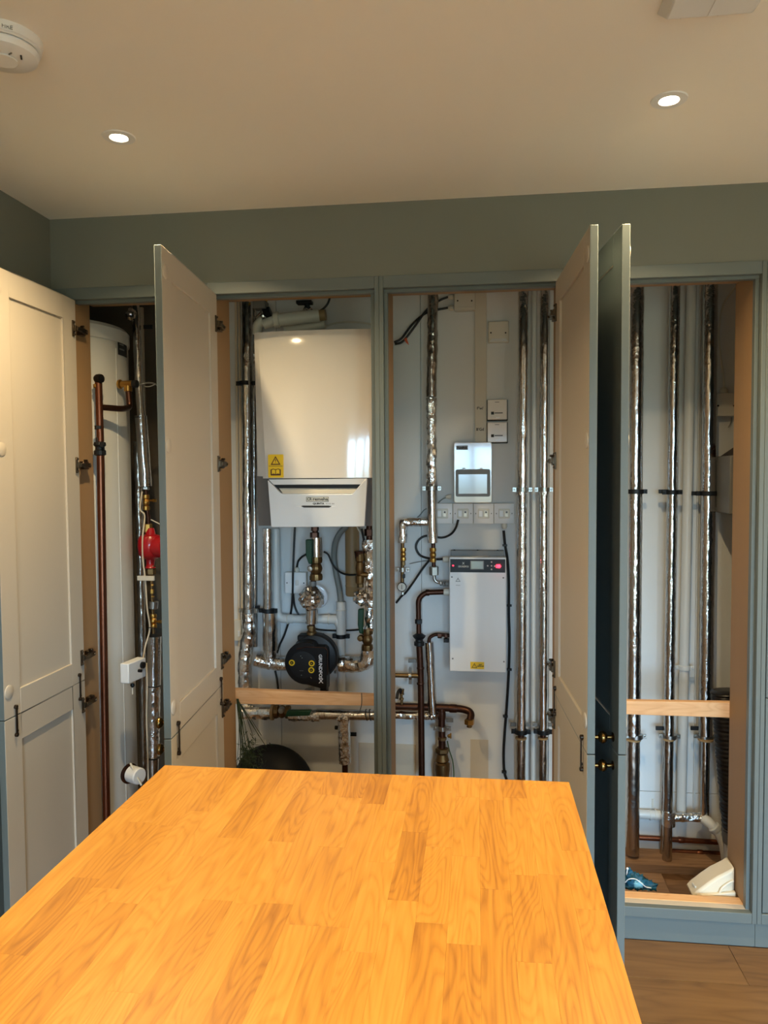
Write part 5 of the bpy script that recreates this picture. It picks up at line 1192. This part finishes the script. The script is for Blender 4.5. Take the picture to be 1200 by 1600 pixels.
# right column M
YM = .62
t = thing('return_valve_column', 'crumpled foil pipe with brass relief valve at the right edge under the boiler', 'valve', (-0.4434, 0.6200, 0.6992))
nut(t, (-0.4442, 0.6200, 1.2833), 0.018, 0.03, 'copper_dark'); pipe(t, [(-0.4413, 0.6200, 1.3151), (-0.4419, 0.6200, 1.2354)], .013, 'copper_dark')
foil(t, [(-0.4444, 0.6200, 1.2540), (-0.4399, 0.6200, 1.1422)], 0.05079/2, 'foil_rough', jit=.005)
foil(t, [(-0.4373, 0.6200, 1.1423), (-0.4420, 0.6200, 0.8745)], 0.04544/2, 'foil_rough', jit=.005)
foil(t, [(-0.4608, 0.6400, 1.2470), (-0.4566, 0.6400, 1.0994)], .014, 'foil_rough', 'foil_fold', jit=.004)
ball_valve(t, (-0.4814, 0.6100, 1.1351), 0.03753/2, 0.12333, nm='relief_valve')
MB().lathe([(0.011, -0.004), (0.017, 0.0), (0.019, 0.02), (0.0205, 0.028), (0.014, 0.03), (0.0, 0.03)], (-0.4837, 0.6100, 1.1777), (0, 0, 1), 12).build('relief_cap', 'copper_dark', t)
pipe(t, [(-0.4790, 0.6100, 1.1085), (-0.4334, 0.6100, 1.1089)], .012, 'brass_old', 'relief_arm')
nut(t, (-0.4793, 0.6100, 1.0632), .014, .018, 'brass_old')
MB().ball((-0.4755, 0.6000, 1.0141), 0.06165/2, 22, 14, jitter=.009).build('foil_ball', 'foil_rough', t, angle=14)
a = hz(560,950)
q = MB(); q.prism([((-0.4850, 0.5900, 0.9704)[0], (-0.4850, 0.5900, 0.9704)[2]), ((-0.4610, 0.5900, 0.9734)[0], (-0.4610, 0.5900, 0.9734)[2]), ((-0.4645, 0.5900, 0.8669)[0], (-0.4645, 0.5900, 0.8669)[2]), ((-0.4805, 0.5900, 0.8692)[0], (-0.4805, 0.5900, 0.8692)[2]), ((-0.4869, 0.5900, 0.9064)[0], (-0.4869, 0.5900, 0.9064)[2])], 'y', YM-.045, YM-.025)
q.build('green_lever', 'green', t, bevel=.005)
MB().lathe([(0.0, 0.0), (0.013, 0.0), (0.013, 0.02), (0.010, 0.025), (0.0, 0.026)], (-0.4785, 0.6100, 0.8463), (0, -1, 0), 16).build('lever_boss', 'brass_old', t)
ball_valve(t, (-0.4531, 0.6200, 0.8366), 0.04814/2, 0.09092, nm='brass_valve')
foil(t, [(-0.4509, 0.6400, 0.7970), (-0.4569, 0.6400, 0.7317), (-0.5130, 0.6500, 0.7225), (-0.5789, 0.6500, 0.7209)], 0.06691/2, 'foil_rough', 'foil_elbow', jit=.004, rad=.04)

# low header N
t = thing('lagged_header', 'horizontal foil-wrapped header with a green-lever valve below the pine batten', 'pipe', (-0.7129, 0.6200, 0.5144))
YN = .62
foil(t, [(-1.0036, 0.6200, 0.5107), (-0.8658, 0.6200, 0.5151)], 0.06105/2, 'foil_rough', jit=.002)
MB().lathe([(0.026, -0.006), (0.033, -0.005), (0.033, 0.005), (0.026, 0.006)], (-0.8630, 0.6200, 0.5151), (1, 0, 0), 24).build('sleeve_end', 'tan', t)
ball_valve(t, (-0.8211, 0.6200, 0.5192), 0.05777/2, 0.06602, m='brass_old', axis=(1, 0, 0))
nut(t, (-0.8490, 0.6200, 0.5156), .026, .016, 'brass_old', (1, 0, 0))
MB().lathe([(0.0, 0.0), (0.013, 0.0), (0.013, 0.022), (0.010, 0.026), (0.0, 0.027)], (-0.8156, 0.6000, 0.5367), (0, -1, 0), 16).build('lever_boss', 'steel', t)
q = MB(); q.prism([((-0.7853, 0.5800, 0.5547)[0], (-0.7957, 0.6200, 0.5421)[2]), ((-0.6822, 0.6200, 0.5456)[0], (-0.6822, 0.6200, 0.5456)[2]), ((-0.6907, 0.6200, 0.5234)[0], (-0.6907, 0.6200, 0.5234)[2]), ((-0.7961, 0.6200, 0.5145)[0], (-0.7961, 0.6200, 0.5145)[2])], 'y', YN-.055, YN-.035); q.build('green_lever', 'green', t, bevel=.004)
foil(t, [(-0.7906, 0.6200, 0.5064), (-0.6578, 0.6200, 0.5080)], 0.04910/2, 'foil_rough', jit=.003)
foil(t, [(-0.6715, 0.6200, 0.5130), (-0.3531, 0.6200, 0.5179)], 0.04579/2, 'foil', jit=.0012)
foil(t, [(-0.5564, 0.6200, 0.5058), (-0.5528, 0.6200, 0.3089)], 0.05120/2, 'foil_rough', 'foil_drop', jit=.0018)
MB().ball((-0.5564, 0.6200, 0.5058), 0.06198/2, 20, 14, (1.1, 1, .8), jitter=.007).build('foil_wrap', 'foil_rough', t, angle=14)
pipe(t, [(-0.5527, 0.6200, 0.3198), (-0.5523, 0.6200, 0.2182)], .0125, 'copper_dark', 'bare_pipe')
side_clip(t, (-0.5835, 0.6600, 0.4395), .02, -.022); side_clip(t, (-0.5464, 0.7000, 0.3992), .02, .028)
for px in (573, 579): MB().lathe([(0.022, -.002), (0.0245, -.002), (0.0245, .002), (0.022, .002)], W(px,1117,.62), (1, 0, .15), 20).build('tie_band', 'ink', t)
# expansion vessel
t = thing('expansion_vessel', 'dark domed expansion vessel low behind the worktop with a pale label', 'vessel', (-0.8641, 0.6000, 0.2404))
vc = (-0.8616, 0.6200, 0.2129)
MB().lathe([(0.0, -.10), (0.09, -.092), (0.14, -.06), (0.168, -.012), (0.172, -.004), (0.172, .004), (0.168, .012), (0.14, .06), (0.09, .092), (0.0, .10)], vc, (0, 1, .12), 44).build('shell', 'charcoal', t, angle=30)
MB().box(plus((-0.9319, 0.5550, 0.4003), (0, 0, 0)), plus((-0.8709, 0.5450, 0.4224), (0, 0, 0)), rot=Matrix.Rotation(-.5, 3, 'X')).build('label', 'pale_label', t)
# hanging fronds
t = thing('dried_fronds', 'dark green bundle of dried fronds hanging beside the left panel under the batten', 'plant', (-0.9019, 0.3000, 0.5974))
q = MB(); rf = random.Random(5)
top = Vector((-0.8646, 0.1600, 0.7098))
for i in range(20):
    dx = rf.uniform(-.020, .085)*abs(rf.random())**.4; dz = -rf.uniform(.16, .34)
    e = top+Vector((dx, rf.uniform(-.0, .10), dz)); mlp = top.lerp(e, .5)+Vector((dx*-.2+.006, 0, .01))
    q.tube(curve_pts([tuple(top+Vector((rf.uniform(-.004, .004), 0, 0))), tuple(mlp), tuple(e)], 6), 0.0011, 5)
q.build('stems', 'frond', t)
q = MB()
ctr = Vector((-0.8690, 0.2000, 0.4864))
for i in range(900):
    a_ = rf.uniform(0, 2*PI); rr_ = abs(rf.gauss(0, 1))
    p = ctr+Vector((rf.gauss(0, .030), rf.gauss(.02, .03), rf.gauss(-.03, .045)))
    if p.x < -.868 or p.z > ctr.z+.09: continue
    d = Vector((rf.uniform(-1, 1), rf.uniform(-1, 1), rf.uniform(-1.2, .3))).normalized()*rf.uniform(.012, .028)
    s = d.orthogonal().normalized()*.0016
    q.add([p-s, p+s, p+d+s*.3, p+d-s*.3], [(0, 1, 2, 3)])
lo_ = q.build('leaflets', 'frond', t, angle=180); lo_['kind'] = 'stuff'

# ================================================================== BAY 1 (hot water cylinder)
t = thing('water_cylinder', 'tall white hot water cylinder standing in the left opening', 'cylinder', (-1.615, .2816, -.055))
cc = (-1.615, .2816, -.055)
MB().lathe([(0.0, 0), (.262, 0), (.275, .012), (.275, 2.085), (.268, 2.100)], cc, (0, 0, 1), 96).build('jacket', 'cyl', t, angle=30)
MB().lathe([(.279, 2.082), (.281, 2.09), (.281, 2.128), (.268, 2.142), (.16, 2.168), (0, 2.175)], cc, (0, 0, 1), 96).build('lid', 'cyl', t, angle=30)
def on_cyl(deg, z, r=.2762): a = math.radians(deg); return (cc[0]+r*math.cos(a), cc[1]+r*math.sin(a), z)
q = MB()
dl = []
for j in range(9):
    for zz in (1.980, 2.072): dl.append(on_cyl(-5.0+ (13.0+5.0)*j/8, zz))
q.add(dl, [(2*j, 2*j+2, 2*j+3, 2*j+1) for j in range(8)]); q.build('rating_label', 'ink', t)
for j, zz in enumerate((.25, .45, .62, .8)):
    z = 1.980+(2.072-1.980)*zz
    q = MB(); dl = []
    for k_ in range(4):
        for z2 in (z-.003, z+.003): dl.append(on_cyl(-3+ (9-j*1.5)*k_/3, z2, .2768))
    q.add(dl, [(2*k_, 2*k_+2, 2*k_+3, 2*k_+1) for k_ in range(3)]); q.build('label_text', 'grey_mid', t)
q = MB(); q.tube([on_cyl(-7.5, .0, .2758), on_cyl(-7.5, 2.0, .2758)], .0016, 5); q.build('jacket_seam', 'cyl', t)
# thermostat box
t = thing('thermostat', 'white thermostat box with a black knob on the side of the cylinder', 'thermostat', (-1.2704, 0.2000, 0.7880))
def obox(c, ex, ey, sx, sy, sz):
    vs = []
    for z in (-sz, sz):
        for (a, b) in ((-sx, -sy), (sx, -sy), (sx, sy), (-sx, sy)): vs.append(c+ex*a+ey*b+Vector((0, 0, z)))
    return vs, [(0,3,2,1),(4,5,6,7),(0,1,5,4),(1,2,6,5),(2,3,7,6),(3,0,4,7)]
MB().add(*obox(Vector((-1.2514, 0.1400, 0.8112)), Vector((.985, -.17, 0)), Vector((.17, .985, 0)), .018, .052, .036)).build('case', 'white', t, bevel=.003)
MB().lathe([(0.0, 0), (0.012, 0), (0.012, 0.014), (0.0, 0.015)], (-1.2332, 0.1650, 0.8243), (.985, -.17, 0), 16).build('knob', 'black', t)
MB().lathe([(0.0, 0), (0.006, 0), (0.006, 0.012), (0.0, 0.013)], (-1.2210, 0.1200, 0.8148), (.985, -.17, 0), 12).build('screw_cap', 'black', t)
MB().lathe([(0.007, 0), (0.008, -.008), (0.004, -.014)], (-1.2454, 0.1200, 0.7670), (0, 0, 1), 10).build('cable_gland', 'black', t)
MB().lathe([(0.0025, 0), (0.0025, -.03)], (-1.2456, 0.1200, 0.7576), (0, 0, 1), 8).build('cable_stub', 'offwhite', t)
# immersion heater cap
t = thing('immersion_heater', 'round white immersion heater cap with a cable strap, low on the cylinder beside the worktop', 'heater', (-1.2652, 0.1600, 0.4181))
ic = Vector((-1.2680, 0.1400, 0.4236))
MB().lathe([(0.0, 0), (0.036, 0), (0.037, 0.006), (0.031, 0.010), (0.0, 0.012)], ic+Vector((-.012, .004, 0)), (.9, -.43, 0), 30).build('boss', 'copper_dark', t)
MB().lathe([(0.0, 0), (0.030, 0), (0.030, 0.044), (0.027, 0.048), (0.0, 0.049)], ic, (.9, -.43, 0), 30).build('cap', 'white', t)
MB().tube(curve_pts([(-1.2647, 0.1300, 0.4660), (-1.2456, 0.1150, 0.4488), (-1.2291, 0.1100, 0.4205), (-1.2150, 0.1100, 0.3950)], 5), .0038, 8).build('cable', 'offwhite', t)
# copper pipe in front
t = thing('copper_riser', 'tall polished copper pipe in front of the cylinder with black fittings and a black cap', 'pipe', (-1.3562, 0.1000, 0.2615))
rO = .0125
pipe(t, [(-1.3372, 0.1000, 1.8572), (-1.3354, 0.1000, 1.6457)], rO, 'copper'); pipe(t, [(-1.3360, 0.1000, 1.6229), (-1.3474, 0.1000, 0.2188)], rO+.001, 'copper', 'long_pipe')
nut(t, (-1.3435, 0.1000, 1.8438), .013, .014, 'brass'); nut(t, (-1.3396, 0.1000, 1.8550), .010, .012, 'brass')
MB().lathe([(0.0, 0), (0.013, 0), (0.016, .006), (0.017, .018), (0.015, .026), (0.0, .028)], (-1.3465, 0.1000, 1.8687), (1, -.3, 0), 18).build('black_cap', 'black', t)
nut(t, (-1.3389, 0.1000, 1.6959), .016, .014, 'charcoal'); nut(t, (-1.3390, 0.1000, 1.6458), .013, .03, 'charcoal')
MB().lathe([(0.013, .022), (0.020, .020), (0.022, .010), (0.016, .004), (0.016, -.006), (0.021, -.010), (0.021, -.024), (0.014, -.028)], (-1.3384, 0.1000, 1.6229), (0, 0, 1), 14).build('black_coupling', 'charcoal', t, angle=25)
nut(t, (-1.3206, 0.0850, 1.6335), .010, .014, 'charcoal', (0, 1, 0))
pipe(t, [(-1.3370, 0.1000, 1.7687), (-1.2923, 0.1800, 1.7682), (-1.2889, 0.2400, 1.7782), (-1.2946, 0.2400, 1.8522)], .011, 'copper_dark', 'cross_pipe', rad=.02)
MB().lathe([(0.011, -.012), (0.015, -.010), (0.015, .010), (0.011, .012)], (-1.2947, 0.2400, 1.8498), (0, 0, 1), 14).build('tee_socket', 'brass', t)
MB().lathe([(0.0, -.030), (0.017, -.030), (0.018, -.022), (0.012, -.018), (0.013, .018), (0.012, .03)], (-1.3019, 0.2400, 1.8666), (1, -.1, 0), 16).build('tee_body', 'brass', t)
MB().lathe([(0.012, 0), (0.014, .002), (0.014, .020), (0.0, .022)], (-1.2720, 0.2300, 1.8647), (1, -.1, 0), 14).build('black_knob', 'charcoal', t)
tag(MB().tube(curve_pts([(-1.2513, 0.2500, 1.8643), (-1.2386, 0.2500, 1.8688), (-1.2229, 0.2600, 1.8721), (-1.2073, 0.2700, 1.8706), (-1.1967, 0.2800, 1.8643)], 6), .003, 8).build('braided_hose', 'steel', None, loc=(-1.2513, 0.2500, 1.8643)), 'short metal capillary hose running right from the brass tee of the cylinder', 'hose')
tag(MB().tube(curve_pts([(-1.2384, 0.2600, 1.8581), (-1.2182, 0.2600, 1.8576), (-1.1998, 0.2700, 1.8680)], 6), .0022, 8).build('thin_wire', 'grey_mid', None, loc=(-1.2384, 0.2600, 1.8581)), 'thin grey wire under the metal capillary hose by the cylinder', 'wire')
# leaning foil pipe P with valves, red pump
YP = .42
t = thing('lagged_pipe', 'leaning foil pipe beside the cylinder, above a brass valve and the red pump', 'pipe', (-1.3154, 0.4200, 1.4684))
foil(t, [(-1.3436, 0.4200, 2.2170), (-1.3401, 0.4200, 2.1415), (-1.3353, 0.4200, 1.8891), (-1.3278, 0.4200, 1.7494)], 0.03241/2, 'foil', jit=.0010, rad=.1)
MB().ball((-1.3529, 0.4200, 2.1621), .026, 18, 12, jitter=.007).build('foil_knot', 'foil_rough', t, angle=14)
foil(t, [(-1.3301, 0.4200, 1.7621), (-1.3151, 0.4200, 1.4812)], 0.04851/2, 'foil', jit=.0006)
MB().lathe([(.022, -.0015), (.0245, -.0015), (.0245, .0015), (.022, .0015)], (-1.3303, 0.4200, 1.7571), (0, 0, 1), 20).build('tie_band', 'ink', t)
side_clip(t, (-1.3167, 0.4200, 2.1157), .02, .035, 'charcoal'); nut(t, (-1.3153, 0.4200, 1.4735), .015, .012, 'steel')
t = thing('vertical_trunking', 'pale trunking strip on the wall behind the leaning foil pipe', 'trunking', (-1.4637, 0.7400, 1.6483))
MB().box(((-1.4845, 0.7400, 1.6485)[0], .735, (-1.4675, 0.7400, 1.4778)[2]), ((-1.4577, 0.7400, 1.6482)[0], .749, (-1.4496, 0.7400, 2.2661)[2])).build('channel', 'trunk', t, bevel=.001)
t = thing('red_pump', 'red circulator with brass unions between the cylinder and the opened door', 'pump', (-1.3011, 0.4200, 1.1465))
pipe(t, [(-1.3154, 0.4200, 1.4684), (-1.3057, 0.4200, 1.3014)], .0075, 'copper_dark', 'stem_pipe')
ball_valve(t, (-1.3152, 0.4200, 1.4171), .014, .062, m='brass', nm='upper_valve'); MB().lathe([(0.004, 0), (0.004, .02), (.007, .022), (.007, .034), (0, .035)], (-1.3056, 0.4200, 1.4248), (1, -.2, 0), 10).build('valve_tap', 'brass', t)
nut(t, (-1.3108, 0.4200, 1.3142), .018, .034, 'brass'); 
MB().lathe([(0.014, .075), (.018, .062), (.020, .050), (.040, .044), (.048, .030), (.050, .0), (.046, -.030), (.034, -.046), (.018, -.052), (.016, -.075), (.022, -.085), (.012, -.09)], (-1.3017, 0.4200, 1.2395), (.02, 0, 1), 26).build('pump_body', 'red', t, angle=40)
MB().lathe([(.040, 0), (.044, .010), (.044, .060), (.036, .066), (0, .068)], (-1.2936, 0.4200, 1.2395), (1, -.2, 0), 26).build('motor', 'red', t)
nut(t, (-1.3012, 0.4200, 1.1387), .020, .026, 'brass_old'); nut(t, (-1.2981, 0.4200, 1.1569), .016, .014, 'brass_old')
pipe(t, [(-1.3014, 0.4200, 1.1335), (-1.2960, 0.4200, 0.8868)], .0065, 'brass_old', 'lower_stem')
nut(t, (-1.2990, 0.4200, 1.0584), .0085, .018, 'brass'); nut(t, (-1.2971, 0.4200, 1.0844), .007, .008, 'brass'); nut(t, (-1.2967, 0.4200, 1.0377), .008, .006, 'brass')
MB().lathe([(.015, -.016), (.018, -.014), (.018, .014), (.015, .016)], (-1.2934, 0.4200, 1.0039), (.1, 0, 1), 18).build('chrome_ring', 'steel', t)
ball_valve(t, (-1.2949, 0.4200, 0.9389), .014, .056, m='brass', nm='lower_valve'); MB().lathe([(0.004, 0), (0.004, .014), (.007, .016), (.007, .026), (0, .027)], (-1.2868, 0.4200, 0.9364), (1, -.2, 0), 10).build('valve_tap', 'brass', t)
MB().lathe([(.006, 0), (.006, .02)], (-1.3046, 0.4200, 1.3477), (0, 0, 1), 8).build('thin_union', 'copper_dark', t)
tag(MB().box(plus((-1.3305, 0.3600, 1.1104), (0, -.004, 0)), plus((-1.2612, 0.3600, 1.1289), (0, .006, 0))).build('white_spacer', 'offwhite', None, bevel=.001, loc=(-1.2958, 0.3600, 1.1209)), 'white plastic spacer bar clamped across the pipes below the red pump', 'bracket')
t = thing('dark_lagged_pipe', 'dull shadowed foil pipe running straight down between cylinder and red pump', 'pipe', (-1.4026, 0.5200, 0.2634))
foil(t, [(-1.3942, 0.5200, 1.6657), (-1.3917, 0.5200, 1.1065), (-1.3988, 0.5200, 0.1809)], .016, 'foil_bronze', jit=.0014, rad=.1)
t = thing('lagged_pipe', 'bright foil pipe with black ties below the red pump beside the opened door', 'pipe', (-1.3100, 0.4200, 0.2542))
foil(t, [(-1.2935, 0.4200, 0.8764), (-1.3007, 0.4200, 0.6773)], 0.05640/2, 'foil', jit=.0008); foil(t, [(-1.3008, 0.4200, 0.6721), (-1.3100, 0.4200, 0.3790)], 0.05103/2, 'foil_rough', jit=.0014)
foil(t, [(-1.3101, 0.4200, 0.3737), (-1.3167, 0.4200, 0.2006)], 0.04566/2, 'foil_bronze', jit=.0005)
for py in (1071, 1183): MB().lathe([(.0245, -.0015), (.0275, -.0015), (.0275, .0015), (.0245, .0015)], W(240,py,.42), (0, 0, 1), 20).build('tie_band', 'ink', t)
cable('cream_cable', 'cream cable wandering down beside the red pump to the thermostat', 'cable', [(-1.3178, 0.3900, 1.4613), (-1.3274, 0.3900, 1.3927), (-1.3093, 0.3900, 1.3647), (-1.3099, 0.3700, 1.2847), (-1.3118, 0.3700, 1.2034), (-1.3032, 0.3700, 1.1144), (-1.2978, 0.3700, 0.9996), (-1.2958, 0.3850, 0.9147), (-1.3093, 0.3700, 0.8456), (-1.3137, 0.3600, 0.8016)], .0032, 'cream_cable')
cable('cream_cable', 'cream cable running down the bright foil pipe below the thermostat', 'cable', [(-1.3055, 0.3700, 0.7788), (-1.3048, 0.3700, 0.6911), (-1.3104, 0.3700, 0.5616), (-1.3110, 0.3750, 0.3959), (-1.3137, 0.3800, 0.2576)], .0032, 'cream_cable')
tag(MB().tube([(-1.2876, 0.4000, 1.3488), (-1.2453, 0.4000, 1.3284)], .0024, 8).build('white_wire', 'offwhite', None, loc=(-1.2876, 0.4000, 1.3488)), 'short white wire crossing above the red pump to the door edge', 'wire')
tag(MB().tube(curve_pts([(-1.3038, 0.3850, 0.9197), (-1.2805, 0.3750, 0.9196), (-1.2543, 0.4000, 0.9124)], 5), .0016, 6).build('black_tie', 'ink', None, loc=(-1.3038, 0.3850, 0.9197)), 'black cable tie round the pipe just under the lower brass valve', 'cable tie')
